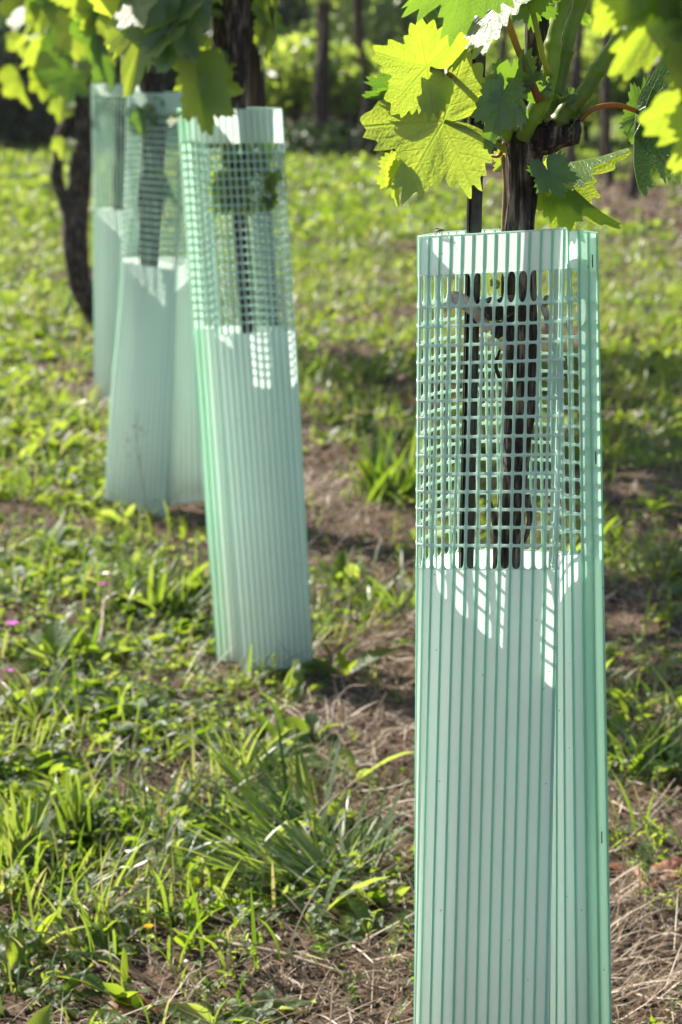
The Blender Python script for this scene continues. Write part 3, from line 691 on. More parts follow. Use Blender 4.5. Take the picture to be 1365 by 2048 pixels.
LB = leaf_mesh('leaf_b', 2, 170, fold=0.30, droop=0.5, cup=-0.2)
LC = leaf_mesh('leaf_c', 3, 170, fold=0.75, droop=0.4)
LD = leaf_mesh('leaf_d', 4, 170, fold=0.35, droop=0.8, cup=0.4, mat=M['leaf_dark'])
LE = leaf_mesh('leaf_e', 5, 170, fold=1.05, droop=-0.5, side=0.1, mat=M['leaf_dark'])
LF = leaf_mesh('leaf_f', 6, 170, fold=0.15, droop=-0.35, cup=-0.5, lobes=1.2, mat=M['leaf_dark'])
LH = leaf_mesh('leaf_h', 8, 170, fold=0.1, droop=0.2, lobes=1.3)
LG = leaf_mesh('leaf_g', 7, 170, fold=0.95, droop=0.3, lobes=1.2)
Yl = YT-.04
HG = (sdir+Vector((0, -1, 0.1)).normalized()).normalized()      # a face turned so that it mirrors the sun
put_leaf(v1, LA, P(888, 243, Yl-.006), P(722, 250, Yl-.012), 10, 1.10, 'large glowing yellow-green leaf hanging lowest on the left')
put_leaf(v1, LG, P(799, 340, Yl-.004), P(791, 410, Yl-.004), 60, 0.45)
put_leaf(v1, LB, P(856, 134, Yl-.014), P(744, 108, Yl-.03), -12, 1.0, 'glowing yellow-green leaf with a small rust spot')
put_leaf(v1, LE, P(800, 185, Yl+.012), P(733, 212, Yl+.012), 50, 0.8)
put_leaf(v1, LF, P(950, -72, YT-.09), P(798, 6, YT-.10), -40, 0.75, 'dark leaf cut by the top edge of the picture')
glare_leaf(v1, LH, (998, 4), (872, 142), YT-.045, 0.75, 'silvery leaf mirroring the sun, hanging before the glowing leaves')
put_leaf(v1, LF, P(1034, 184, YT-.03), P(982, 122, YT-.045), 20, 0.8)
put_leaf(v1, LD, P(1040, 165, YT-.034), P(1088, 158, YT-.04), 55, 0.9)
put_leaf(v1, LD, P(1002, 200, YT-.05), P(972, 300, YT-.06), 8, 0.62, 'dark green leaf hanging in front of the trunk')
put_leaf(v1, LB, P(1016, 318, YT+.012), P(985, 345, YT+.012), 10, 0.9)
put_leaf(v1, LF, P(1098, 346, YT-.014), P(1122, 398, YT-.02), -25, 0.95)
put_leaf(v1, LG, P(1108, 332, YT+.022), P(1256, 314, YT+.012), 56, 0.52, 'folded glowing leaf reaching right over the shelter')
put_leaf(v1, LG, P(1132, 366, YT+.015), P(1228, 462, YT+.005), 100, 0.27, 'narrow drooping leaf tip above the shelter edge')
put_leaf(v1, LE, P(1274, 222, YT), P(1250, 386, YT-.004), -66, 0.28, 'edge-on grey-green leaf at the end of an arched stalk')
put_leaf(v1, LF, P(1280, 226, YT+.004), P(1306, 150, YT+.004), -40, 0.42)
put_leaf(v1, LD, P(1282, 262, YT+.012), P(1320, 318, YT+.014), 50, 0.8)
put_leaf(v1, LB, P(1098, 352, YT+.012), P(1128, 318, YT+.014), 10, 0.8)
put_leaf(v1, LB, P(1075, -30, YT-.03), P(1020, 12, YT-.03), 10, 1.0)
put_leaf(v1, LF, P(1060, 5, YT-.03), P(1110, 24, YT-.02), 30, 0.8)
put_leaf(v1, LD, P(1140, 190, YT-.022), P(1116, 205, YT-.022), 20, 0.8)
put_leaf(v1, LD, P(1160, 30, YT+.02), P(1176, 55, YT+.02), 20, 0.9)
put_leaf(v1, LD, P(1150, 240, YT-.012), P(1168, 190, YT-.0), 75, 0.5)

# leaf cloud for crowns above the frame: one part per vine, uncountable
def leaf_cloud(name, C_, rad, n, size, mat, parent=None, seed=0, down=0.6, rmin=0.0, shape=None):
    g = np.random.default_rng(seed)
    d = g.normal(0, 1, (n, 3)); d /= np.linalg.norm(d, axis=1)[:, None]
    rr = (rmin**3+(1-rmin**3)*g.random(n))**(1/3)
    lump = 0.62+0.75*fbm(d[:, 0]*2.2+seed+9, d[:, 2]*2.2+d[:, 1]*1.7+9, 3, seed % 50)
    p = np.asarray(C_)+d*rr[:, None]*lump[:, None]*np.asarray(rad)
    if shape is not None: p = shape(p, g)
    L_ = size*(0.6+0.8*g.random(n))
    y = g.normal(0, 1, (n, 3)); y[:, 2] -= down*1.6; y /= np.linalg.norm(y, axis=1)[:, None]
    z = g.normal(0, 1, (n, 3)); z -= y*(z*y).sum(1)[:, None]; z /= np.linalg.norm(z, axis=1)[:, None]; x = np.cross(y, z)
    # seven-point lobed leaf, slightly folded along the midrib
    T = np.array([(0, -0.05, 0), (0.36, -0.12, 0.10), (0.50, 0.30, 0.12), (0.30, 0.42, 0.06), (0.22, 0.80, 0.05), (0, 1.0, -0.08), (-0.22, 0.80, 0.05), (-0.30, 0.42, 0.06), (-0.50, 0.30, 0.12), (-0.36, -0.12, 0.10)])
    V = p[:, None, :]+L_[:, None, None]*(x[:, None, :]*T[None, :, :1]+y[:, None, :]*T[None, :, 1:2]+z[:, None, :]*T[None, :, 2:])
    f = np.array([(0, 1, 2, 3), (0, 3, 4, 5), (0, 5, 6, 7), (0, 7, 8, 9)])
    F = (np.arange(n)[:, None, None]*10+f[None]).reshape(-1, 4)
    off = np.array(parent.location) if parent is not None else 0
    me = mesh_np(name, V.reshape(-1, 3)-off, F, rnd=np.repeat(g.random(n), 10))
    return link(name, me, mat, parent, smooth=False)
o = leaf_cloud('crown', (0.26, 1.52, 1.24), (0.28, 0.24, 0.25), 150, 0.085, M['far_leaf'], v1, 1); o['kind'] = 'stuff'

# black stake
def bar(name, p0, p1, w, mat, parent=None, seg=8, twist=0.0):
    return tube_obj(name, [p0, (Vector(p0)+Vector(p1))/2, p1], [w, w, w], mat, parent, ns=seg, n=12)
YS = 1.545
sb = Vector((0.075, YS, 0))
stk = empty('stake', sb, 'thin black stake standing inside the nearest shelter', 'stake')
q0, q1 = P(934, 1150, YS), P(962, -40, YS+.004)
dirv = (q1-q0).normalized(); foot = q0-dirv*((q0.z+0.1)/dirv.z)
def profile_bar(name, a, b, prof, mat, parent):
    a, b = Vector(a), Vector(b); t = (b-a).normalized(); x = Vector((1, 0, 0)); x = (x-t*x.dot(t)).normalized(); y = t.cross(x)
    V = []; K = 16
    for k in range(K+1):
        c = a.lerp(b, k/K)
        V += [c+x*u+y*v-Vector(parent.location) for u, v in prof]
    m_ = len(prof); F = [(k*m_+i, k*m_+(i+1) % m_, (k+1)*m_+(i+1) % m_, (k+1)*m_+i) for k in range(K) for i in range(m_)]
    F += [tuple(range(m_))[::-1], tuple(K*m_+i for i in range(m_))]
    me = bpy.data.meshes.new(name); me.from_pydata([tuple(v) for v in V], [], F)
    o = link(name, me, mat, parent, smooth=False)
    bv = o.modifiers.new('edge', 'BEVEL'); bv.width = 0.0005; bv.segments = 2
    return o
profile_bar('stake_bar', foot, q1+dirv*0.35, [(-0.0042, -0.003), (-0.0022, -0.0042), (0.0022, -0.0042), (0.0042, -0.003), (0.0042, 0.003), (-0.0042, 0.003)], M['stake'], stk)
profile_bar('stake_flange', foot+Vector((-.0049, -.0005, 0)), q1+dirv*0.35+Vector((-.0049, -.0005, 0)), [(-0.0006, -0.0045), (0.0003, -0.0045), (0.0003, 0.004), (-0.0006, 0.004)], M['stake'], stk)

# fly on the rim
fp = P(880, 466, 1.529)
fly = empty('fly', fp, 'tiny brown fly sitting on the top edge of the nearest shelter', 'fly')
tube_obj('body', [fp+Vector((-.0030, 0, .0006)), fp+Vector((-.001, 0, .0014)), fp+Vector((.0008, 0, .0018)), fp+Vector((.0026, 0, .0016))], [0.0004, 0.0008, 0.0009, 0.0005], M['insect'], fly, ns=8, n=12)
for sgn in (-1, 1):
    V, F = sweep([(0.0006, 0.0006*sgn, 0.0022), (-0.002, 0.0014*sgn, 0.0030), (-0.0038, 0.0016*sgn, 0.0024)], [0.0002, 0.0005, 0.0002], ns=6, n=8, cap=False)
    link('wing', mesh_np('wing', V, F), M['pale_wood'], fly)
    for k in range(3):
        V, F = sweep([(0.0012-0.0012*k, 0.0003*sgn, 0.0012), (0.0014-0.0014*k, 0.0014*sgn, 0.0008), (0.0014-0.0016*k, 0.0019*sgn, -0.0003)], [0.00016]*3, ns=5, n=6, cap=False)
        link('leg', mesh_np('leg', V, F), M['insect'], fly)

# ------------------------------------------------------------------ second vine and its post
Y2 = 2.952
LOW = [leaf_mesh('vine_leaf_low', 20+k, 72, rings=(0.4, 0.75, 1.0), fold=[.15, .35, .7, .5, .2, .9][k], droop=[.3, .6, -.3, .8, .1, .4][k], cup=[.2, -.3, 0, .4, -.1, 0][k]) for k in range(6)]
LOWD = [leaf_mesh('vine_leaf_low_dark', 30+k, 72, rings=(0.4, 0.75, 1.0), fold=[.15, .35, .7, .25][k], droop=[.3, .6, -.3, .2][k], cup=[.2, -.3, 0, .4][k], mat=M['leaf_dark']) for k in range(4)]
v2 = empty('grape_vine', (P(560, 1300, Y2).x, Y2, 0), 'second vine behind the leaning shelter, lobed leaves hanging over its rim', 'grape vine', 'grape vines of the near row')
tube_obj('trunk', [(P(560, 1300, Y2).x, Y2, -0.03), P(530, 1000, Y2), P(500, 700, Y2), P(490, 560, Y2), P(478, 400, Y2), P(470, 250, Y2-.005), P(462, 120, Y2-.01), P(462, 0, Y2-.01), P(458, -150, Y2-.01)],
         [0.016, 0.012, 0.0095, 0.009, 0.011, 0.015, 0.020, 0.021, 0.018], M['bark'], v2, ns=40, n=260, rough=0.4, ridges=10, ridge_amp=0.22, kseed=2)
for q in [((470, 60), (440, 30), (390, 15), (300, -20)), ((465, 90), (420, 110), (350, 90), (330, 30)), ((455, 40), (430, -20), (360, -60), (330, -80)), ((470, 40), (500, -40), (540, -80), (560, -90))]:
    tube_obj('cane', [P(*a_, Y2-.03*k) for k, a_ in enumerate(q)], [0.006, 0.005, 0.004, 0.003], M['shoot'], v2, ns=10, n=20, rough=0.1)
leaves2 = [  # junction, tip, depth, roll, width, dark?
    ((305, 5), (238, 215), 2.86, 35, 0.62, 0), ((275, -30), (215, 120), 2.90, 20, 0.8, 0), ((255, -20), (222, 200), 2.95, -25, 0.6, 0),
    ((352, 40), (318, 158), 2.84, 10, 1.0, 1), ((330, 60), (262, 90), 2.85, -30, 0.9, 0), ((372, -10), (285, 30), 2.86, 20, 1.0, 1), ((360, -20), (412, 68), 2.86, -20, 0.95, 1),
    ((372, 75), (400, 132), 2.83, 0, 0.9, 0), ((398, 168), (412, 284), 2.86, 6, 0.95, 1), ((412, 150), (378, 210), 2.90, 20, 0.8, 1), ((418, 165), (496, 186), 2.88, -15, 0.85, 0),
    ((430, 205), (470, 235), 2.87, -10, 0.8, 1), ((405, 120), (345, 190), 2.92, 12, 0.9, 1), ((290, 60), (345, 130), 2.88, 60, 0.5, 1), ((425, 130), (480, 120), 2.9, 20, 0.8, 1),
    ((538, -20), (522, 60), 2.95, 55, 0.6, 0), ((545, 30), (536, 140), 2.97, 70, 0.5, 1), ((540, 15), (575, 80), 2.97, 40, 0.6, 1), ((535, 60), (515, 150), 2.97, 70, 0.3, 0),
    ((310, -60), (350, 30), 2.9, 0, 1.0, 0), ((410, -60), (380, 30), 2.88, 15, 1.0, 0), ((240, -60), (300, 20), 2.92, 0, 1.0, 0), ((340, -40), (300, 60), 2.95, 0, 1.0, 1),
    ((255, 60), (225, 130), 2.93, 10, 0.9, 0), ((310, 100), (290, 150), 2.9, 50, 0.5, 1)]
for k, (a_, b_, Y_, rl, wd, dk) in enumerate(leaves2):
    dk = dk and k % 2
    b_ = (a_[0]+(b_[0]-a_[0])*.92, a_[1]+(b_[1]-a_[1])*.92)
    put_leaf(v2, (LOWD if dk else LOW)[k % (4 if dk else 6)], P(*a_, Y_), P(*b_, Y_-.01), rl, wd*.82, face=None if dk or k % 3 == 0 else SB)
for a_, b_ in (((335, 70), (275, 115)), ((385, 15), (355, 45)), ((270, 15), (285, 50)), ((350, 235), (338, 255))):
    glare_leaf(v2, LOW[0], a_, b_, 2.83)
# leaves caught inside the shelter
for k in range(15):
    a_ = (random.uniform(440, 530), random.uniform(285, 400)); b_ = (a_[0]+random.uniform(-18, 18), a_[1]+random.uniform(30, 60))
    put_leaf(v2, LOWD[k % 4] if k % 4 == 0 else LOW[k % 6], P(*a_, 2.93+.006*(k % 3)), P(*(Vector(a_).lerp(Vector(b_), .72)), 2.93+.006*(k % 3)), random.uniform(-30, 30), 0.8, face=SB)
for k in range(24):
    a_ = (random.choice([random.uniform(422, 470), random.uniform(475, 505), random.uniform(525, 548)]), random.uniform(350, 415)); b_ = (a_[0]+random.uniform(-10, 10), a_[1]+random.uniform(18, 30))
    put_leaf(v2, LOW[k % 6], P(*a_, 2.922), P(*b_, 2.920), random.uniform(-40, 40), 0.8)
o = leaf_cloud('crown', (-0.14, 3.0, 1.15), (0.40, 0.40, 0.24), 130, 0.09, M['far_leaf'], v2, 2); o['kind'] = 'stuff'
pf = Vector((P(570, 1300, 3.04).x, 3.04, 0))
post = empty('vineyard_post', pf, 'dark brown wooden post beside the trunk over the leaning shelter', 'post', 'posts of the vineyard')
tube_obj('post_shaft', [(pf.x, pf.y, -0.1), P(540, 700, 3.03), P(513, 220, 3.03), P(507, 0, 3.03), P(495, -500, 3.03)], [0.0125]*5, M['post'], post, ns=14, n=80, rough=0.10, ridges=6, ridge_amp=0.12)

# third vine
Y3 = 3.875
v3 = empty('grape_vine', (P(300, 1000, Y3).x, Y3, 0), 'third vine with a thick dark trunk behind the mesh of the flared shelter', 'grape vine', 'grape vines of the near row')
tube_obj('trunk', [(P(300, 1000, Y3).x, Y3, -0.03), P(300, 800, Y3), P(296, 520, Y3), P(304, 400, Y3), P(310, 260, Y3), P(304, 165, Y3), P(300, 120, Y3), P(310, -40, Y3)],
         [0.02, 0.016, 0.016, 0.018, 0.018, 0.020, 0.016, 0.014], M['bark'], v3, ns=24, n=120, rough=0.6, ridges=8, ridge_amp=0.2, kseed=5)
for k, (a_, b_, Y_, rl, wd, dk) in enumerate([((285, 235), (292, 285), 3.86, 30, 0.9, 1), ((300, 230), (330, 275), 3.86, 0, 0.9, 1), ((300, 60), (260, 130), 3.9, 10, 1, 1), ((250, 40), (205, 130), 3.9, 30, .8, 0), ((320, 10), (340, 110), 3.95, -20, 1, 1),
                                          ((205, 60), (175, 130), 4.0, 20, 1.0, 1), ((225, 110), (235, 180), 4.0, 40, .7, 1), ((190, 20), (215, 90), 4.0, -20, 1, 0), ((180, -30), (160, 60), 4.05, 0, 1, 0), ((330, 350), (350, 430), 3.87, 60, 0.25, 1)]):
    put_leaf(v3, (LOWD if dk else LOW)[k % 4], P(*a_, Y_), P(*b_, Y_), rl, wd)
o = leaf_cloud('crown', (-0.32, 3.9, 1.13), (0.42, 0.45, 0.26), 260, 0.09, M['far_leaf'], v3, 3); o['kind'] = 'stuff'
# fourth vine
Y4 = 5.085
v4 = empty('grape_vine', (P(240, 800, Y4).x, Y4, 0), 'fourth vine, its stem a grey shade inside the farthest shelter', 'grape vine', 'grape vines of the near row')
tube_obj('trunk', [(P(245, 800, Y4).x, Y4, -0.03), P(242, 600, Y4), P(240, 400, Y4), P(245, 250, Y4), P(240, 130, Y4), P(235, -40, Y4)], [0.018, 0.015, 0.014, 0.016, 0.018, 0.015], M['bark'], v4, ns=20, n=70, rough=0.4, ridges=8, ridge_amp=0.2)
# fifth vine: bare dark trunk
Y5 = 6.3
v5 = empty('grape_vine', (P(185, 655, Y5).x, Y5, 0), 'bare forked dark trunk without a shelter at the left', 'grape vine', 'grape vines of the near row')
tube_obj('trunk', [P(196, 668, Y5)-Vector((0, 0, .03)), P(182, 620, Y5), P(163, 565, Y5), P(152, 500, Y5), P(153, 430, Y5), P(160, 350, Y5), P(166, 270, Y5), P(175, 190, Y5), P(182, 60, Y5), P(184, -80, Y5)],
         [0.030, 0.026, 0.026, 0.028, 0.029, 0.027, 0.026, 0.024, 0.020, 0.018], M['bark'], v5, ns=40, n=200, rough=0.5, ridges=9, ridge_amp=0.34, kseed=7)
tube_obj('limb', [P(148, 450, Y5), P(130, 405, Y5), P(115, 350, Y5), P(122, 280, Y5), P(148, 205, Y5), P(160, 150, Y5)], [0.020, 0.017, 0.015, 0.014, 0.014, 0.012], M['bark'], v5, ns=20, n=70, rough=0.5, ridges=7, ridge_amp=0.25, kseed=9)
g5 = random.Random(4)
for k in range(44):
    up_ = k/44
    a_ = (g5.uniform(35, 235)+(-10 if up_ > .5 else 0), g5.uniform(-40, 165)); 
    if a_[0] > 190 and a_[1] > 120: a_ = (150, 100)
    ln = g5.uniform(36, 68); an = g5.uniform(-0.9, 0.9)
    b_ = (a_[0]+ln*math.sin(an), a_[1]+ln*math.cos(an)); Y_ = g5.uniform(5.6, 6.4)
    dk = k % 3 == 0
    put_leaf(v5 if k % 2 else v4, (LOWD if dk else LOW)[k % (4 if dk else 6)], P(*a_, Y_ if k % 2 else Y_-.7), P(*b_, (Y_ if k % 2 else Y_-.7)-.02), g5.uniform(-50, 50), g5.uniform(.7, 1), face=None if dk else SB)
for a_, b_ in (((45, 30), (25, 62)), ((80, 55), (60, 85)), ((120, 5), (112, 30)), ((200, 50), (175, 80)), ((172, 130), (150, 165)), ((205, 130), (190, 170)), ((130, 85), (120, 110)), ((65, 10), (60, 30))):
    glare_leaf(v5, LOW[0], a_, b_, 5.55, 1.0)
for a_, b_ in (((118, 150), (125, 200)), ((45, 80), (50, 118)), ((125, 215), (118, 245)), ((128, 290), (122, 318))):
    put_leaf(v5, LOW[1], P(*a_, 6.1), P(*b_, 6.08), 5, 1.0)
o = leaf_cloud('crown', (-0.44, 5.1, 1.15), (0.5, 0.55, 0.26), 300, 0.09, M['far_leaf'], v4, 4); o['kind'] = 'stuff'
o = leaf_cloud('crown', (-0.60, 6.3, 1.18), (0.55, 0.6, 0.28), 320, 0.09, M['far_leaf'], v5, 5); o['kind'] = 'stuff'

# vine reaching in close on the right (out of focus, nearer than the shelter)
Yn = 0.98
v0 = empty('grape_vine', (0.40, 0.86, 0), 'blurred bright leaves of a nearer vine reaching in at the top right', 'grape vine', 'grape vines of the near row')
tube_obj('trunk', [(0.40, 0.86, -0.03), (0.39, 0.87, 0.3), (0.40, 0.88, 0.6), (0.38, 0.90, 0.82), (0.36, 0.92, 0.95)], [0.02, 0.017, 0.016, 0.017, 0.012], M['bark'], v0, ns=30, n=100, rough=0.3, ridges=9, ridge_amp=0.25)
tube_obj('cane', [(0.37, 0.91, 0.85), (0.28, 0.95, 0.88), P(1450, -60, Yn), P(1330, -40, Yn), P(1220, -60, Yn)], [0.006, 0.005, 0.004, 0.0035, 0.0025], M['shoot'], v0, ns=12, n=30)
for k, (a_, b_, rl, wd, me_, fc) in enumerate([((1262, -70), (1205, 70), 10, 0.9, LA, None), ((1340, -20), (1240, 170), 30, 0.8, LB, None), ((1330, 40), (1235, 135), 0, 0.9, LH, HG), ((1450, 190), (1290, 262), 5, 1.1, LA, None), ((1400, 30), (1345, 80), 10, 1, LB, None),
                                        ((1420, 250), (1350, 345), 0, 1, LA, None), ((1420, -80), (1330, 40), 0, 1.1, LA, None), ((1400, 110), (1345, 190), 20, 0.9, LD, None), ((1310, -60), (1260, 60), -10, 1.0, LB, None)]):
    if fc is not None: glare_leaf(v0, LA, a_, b_, Yn+.01, 0.9)
    else: put_leaf(v0, me_, P(*a_, Yn), P(*b_, Yn-.01), rl*.5, wd, face=None if me_ is LD else SB)
    tube_obj('petiole', [P(a_[0], a_[1], Yn), P(a_[0]+20, a_[1]-60, Yn+.01), P(a_[0]+40, -60 if a_[1] < 0 else a_[1]-110, Yn+.01)], [0.0012]*3, M['petiole_green'], v0, ns=8, n=8)

# ------------------------------------------------------------------ neighbouring row and background
g6 = random.Random(9)
lab2 = ['nearest vine trunk of the right hand row, standing on brown soil', 'dark trunk just right of the nearest shoot, in the right hand row', 'thin trunk of the right hand row behind the arched leaf stalk',
        'trunk of the right hand row seen past the thick green shoots', 'trunk of the right hand row hidden by the nearest trunk', 'dim trunk of the right hand row left of the black stake',
        'far trunk of the right hand row over the bright hedge', 'far dim trunk at the left end of the right hand row']
for k, (px, py, lean) in enumerate([(1262, 395, 60), (1222, 372, -8), (1150, 352, 12), (1128, 340, 28), (1010, 335, 0), (905, 328, 8), (722, 318, -4), (650, 312, 0)]):
    b = G(px, py)
    r_ = empty('grape_vine', b, lab2[k], 'grape vine', 'vines of the right hand row')
    t1 = P(px+lean, 60, b.y); t2 = P(px+lean*1.2, -120, b.y)
    mid = (b+t1)/2+Vector((g6.uniform(-.05, .05), 0, 0)); rr_ = 0.026 if k in (0, 7) else 0.020
    tube_obj('trunk', [b-Vector((0, 0, .05)), mid, t1, t2], [rr_*1.3, rr_, rr_*.9, rr_*.8], M['bark'], r_, ns=14, n=40, rough=0.5, ridges=6, ridge_amp=0.2)
    o = leaf_cloud('crown', (t1.x, t1.y, 1.22), (0.55, 0.4, 0.30), 170 if k < 5 else 90, 0.10, M['far_leaf'], r_, 60+k); o['kind'] = 'stuff'
b = G(1205, 330); r_ = empty('vineyard_post', b, 'slim dark post between two trunks of the right hand row', 'post', 'posts of the vineyard')
tube_obj('post_shaft', [b-Vector((0, 0, .1)), P(1212, 150, b.y), P(1210, -300, b.y)], [0.028]*3, M['post'], r_, ns=10, n=10)
b = G(640, 308); r_ = empty('vineyard_post', b, 'tall dark post rising from the hedge behind the leaning shelter', 'post', 'posts of the vineyard')
tube_obj('post_shaft', [b-Vector((0, 0, .1)), P(646, 150, b.y), P(650, -400, b.y)], [0.045]*3, M['post'], r_, ns=10, n=10)
b = G(725, 300); r_ = empty('vineyard_post', b, 'fainter dark post right of the tall one, over the hedge', 'post', 'posts of the vineyard')
tube_obj('post_shaft', [b-Vector((0, 0, .1)), P(718, 150, b.y), P(716, -300, b.y)], [0.035]*3, M['post'], r_, ns=10, n=10)

def bush(name, px, py, w, h, n, size, mat, label, cat, group, seed, z0=0.0, stems=True, depth=0.5):
    b = G(px, py); b.z = float(height(b.x, b.y))
    r_ = empty(name, b, label, cat, group)
    if stems:
        for k in range(3):
            x_ = (k-1)*w*0.35+random.uniform(-.05, .05)
            tube_obj('stem', [b+Vector((x_, 0, -.05)), b+Vector((x_*1.1, random.uniform(-.1, .1), z0+h*0.35)), b+Vector((x_*1.3, 0, z0+h*0.8))], [0.035, 0.03, 0.02], M['bark'], r_, ns=8, n=12, rough=0.4)
    o = leaf_cloud('foliage', (b.x, b.y, b.z+z0+h/2), (w/2*1.1, depth, h/2*1.1), n, size, mat, r_, seed); o['kind'] = 'stuff'
    return r_
bush('shrub', 590, 298, 1.0, 0.50, 1100, 0.06, M['far_leaf'], 'bright bushy vine just right of the leaning shelter rim', 'shrub', 'bushy vines of the far row', 71, z0=0.24)
bush('shrub', 700, 298, 0.9, 0.44, 900, 0.06, M['far_leaf'], 'bright bushy vine below the fainter dark post', 'shrub', 'bushy vines of the far row', 72, z0=0.22)
bush('shrub', 830, 296, 0.9, 0.40, 900, 0.06, M['far_leaf'], 'bushy vine seen left of the black stake, behind the glowing leaf', 'shrub', 'bushy vines of the far row', 73, z0=0.24)
bush('shrub', 990, 296, 1.0, 0.50, 900, 0.06, M['far_leaf'], 'bushy vine behind the nearest trunk', 'shrub', 'bushy vines of the far row', 74, z0=0.24)
bush('shrub', 1140, 290, 1.2, 0.60, 1000, 0.07, M['far_leaf'], 'bushy vine behind the thick green shoots', 'shrub', 'bushy vines of the far row', 75, z0=0.2)
bush('shrub', 1310, 290, 1.2, 0.60, 1000, 0.07, M['far_leaf'], 'bushy vine at the right edge of the picture', 'shrub', 'bushy vines of the far row', 76, z0=0.2)
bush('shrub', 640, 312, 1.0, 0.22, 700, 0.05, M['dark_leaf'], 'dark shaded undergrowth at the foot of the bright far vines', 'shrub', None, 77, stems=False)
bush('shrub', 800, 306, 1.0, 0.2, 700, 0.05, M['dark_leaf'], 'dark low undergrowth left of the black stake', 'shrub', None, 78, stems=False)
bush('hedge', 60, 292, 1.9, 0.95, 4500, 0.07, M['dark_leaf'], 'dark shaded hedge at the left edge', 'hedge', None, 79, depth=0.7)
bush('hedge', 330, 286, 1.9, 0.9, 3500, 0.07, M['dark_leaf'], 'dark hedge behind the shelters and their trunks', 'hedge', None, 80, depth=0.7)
for k, (px, Yt, wt, ht, mt, lb) in enumerate([
        (560, 34, 5.0, 4.6, 'tree_leaf', 'pale green tree right of the wooden post'), (800, 36, 4.2, 4.0, 'tree_leaf', 'soft green tree behind the glowing leaf'),
        (980, 40, 5.5, 5.6, 'tree_leaf', 'green tree behind the nearest trunk'), (1240, 38, 5.0, 5.0, 'tree_leaf', 'green tree behind the right hand row'),
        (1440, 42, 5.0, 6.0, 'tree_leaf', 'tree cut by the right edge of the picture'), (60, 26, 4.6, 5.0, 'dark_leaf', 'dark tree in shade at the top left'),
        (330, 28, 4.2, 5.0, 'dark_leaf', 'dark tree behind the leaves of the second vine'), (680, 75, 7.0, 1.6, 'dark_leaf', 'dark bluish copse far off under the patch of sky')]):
    x_ = (px-682.5)/FPX*Yt; b = Vector((x_, Yt, float(height(x_, Yt))))
    r_ = empty('tree', b, lb, 'tree', 'trees beyond the vineyard')
    tube_obj('trunk', [b-Vector((0, 0, .2)), b+Vector((.1, 0, ht*.35)), b+Vector((0, .1, ht*.8))], [0.16, 0.12, 0.05], M['bark'], r_, ns=10, n=16, rough=0.4)
    for q in range(4):
        a_ = q*1.6; z_ = ht*(.25+.1*q)
        tube_obj('limb', [b+Vector((0, 0, z_)), b+Vector((math.cos(a_)*wt*.2, math.sin(a_)*wt*.2, z_+ht*.12)), b+Vector((math.cos(a_)*wt*.36, math.sin(a_)*wt*.36, z_+ht*.3))], [0.06, 0.045, 0.02], M['bark'], r_, ns=7, n=10)
    o = leaf_cloud('crown', (b.x, b.y, b.z+ht*.5), (wt/2, wt/2, ht*.58), 3200, 0.17, M[mt], r_, 90+k, rmin=0.3); o['kind'] = 'stuff'

# ------------------------------------------------------------------ ground vegetation
def blades(name, X, Y, h, w, az, lean, curl, segs, mat, rnd, parent=None, z=None, taper=0.75, wave=0.0):
    n = len(X); t = np.linspace(0, 1, segs+1)
    Z = height(X, Y)-0.003 if z is None else z
    th = lean[:, None]+curl[:, None]*t[None, :]
    st = h[:, None]/segs
    hx = np.concatenate([np.zeros((n, 1)), np.cumsum(np.sin(th[:, :-1])*st, 1)], 1)
    hz = np.concatenate([np.zeros((n, 1)), np.cumsum(np.cos(th[:, :-1])*st, 1)], 1)
    dx, dy = np.cos(az), np.sin(az)
    C = np.stack([X[:, None]+hx*dx[:, None], Y[:, None]+hx*dy[:, None], Z[:, None]+hz], -1)
    ground = height(C[..., 0], C[..., 1]) if parent is None else None
    if ground is not None: C[..., 2] = np.maximum(C[..., 2], ground+0.002*(t[None, :] > 0.01))
    prof = np.sqrt(np.clip(1-t**1.6, 0, 1))*(0.55+0.45*np.minimum(t*4, 1)); prof[-1] = 0.04
    tw = (np.asarray(rnd)*7 % 1-0.5)*1.6
    sx = -dy*np.cos(tw); sy = dx*np.cos(tw); sz = np.sin(tw)
    side = np.stack([sx, sy, sz], -1)[:, None, :]*(w[:, None]*prof[None, :]*0.5)[:, :, None]
    V = np.stack([C-side, C+side], 2).reshape(-1, 3)
    k = np.arange(segs)*2
    f = np.stack([k, k+1, k+3, k+2], 1)
    F = (np.arange(n)[:, None, None]*(segs+1)*2+f[None]).reshape(-1, 4)
    if parent is not None: V = V-np.array(parent.location)
    me = mesh_np(name, V, F, rnd=np.repeat(rnd, (segs+1)*2))
    return link(name, me, mat, parent)

def scatter(n, y0, y1, half, pw=1.0, dens=None):
    """random ground points, accepted by density function"""
    X, Y = [], []
    tot = 0
    while tot < n:
        y = y0+(y1-y0)*rng.random(n)**pw
        x = (rng.random(n)*2-1)*(half+0.23*y)
        p = dens(x, y) if dens is not None else np.ones(n)
        ok = rng.random(n) < p
        X.append(x[ok]); Y.append(y[ok]); tot += ok.sum()
    return np.concatenate(X)[:n], np.concatenate(Y)[:n]
def clear_feet(x, y):
    """keep the insides of the shelters free"""
    k = np.ones(len(x), bool)
    for cx, cy_, r0 in ((0.11, 1.55, .06), (-0.13, 2.96, .055), (-0.27, 3.9, .06), (-0.45, 5.08, .05)):
        k &= np.hypot(x-cx, y-cy_) > r0
    return k

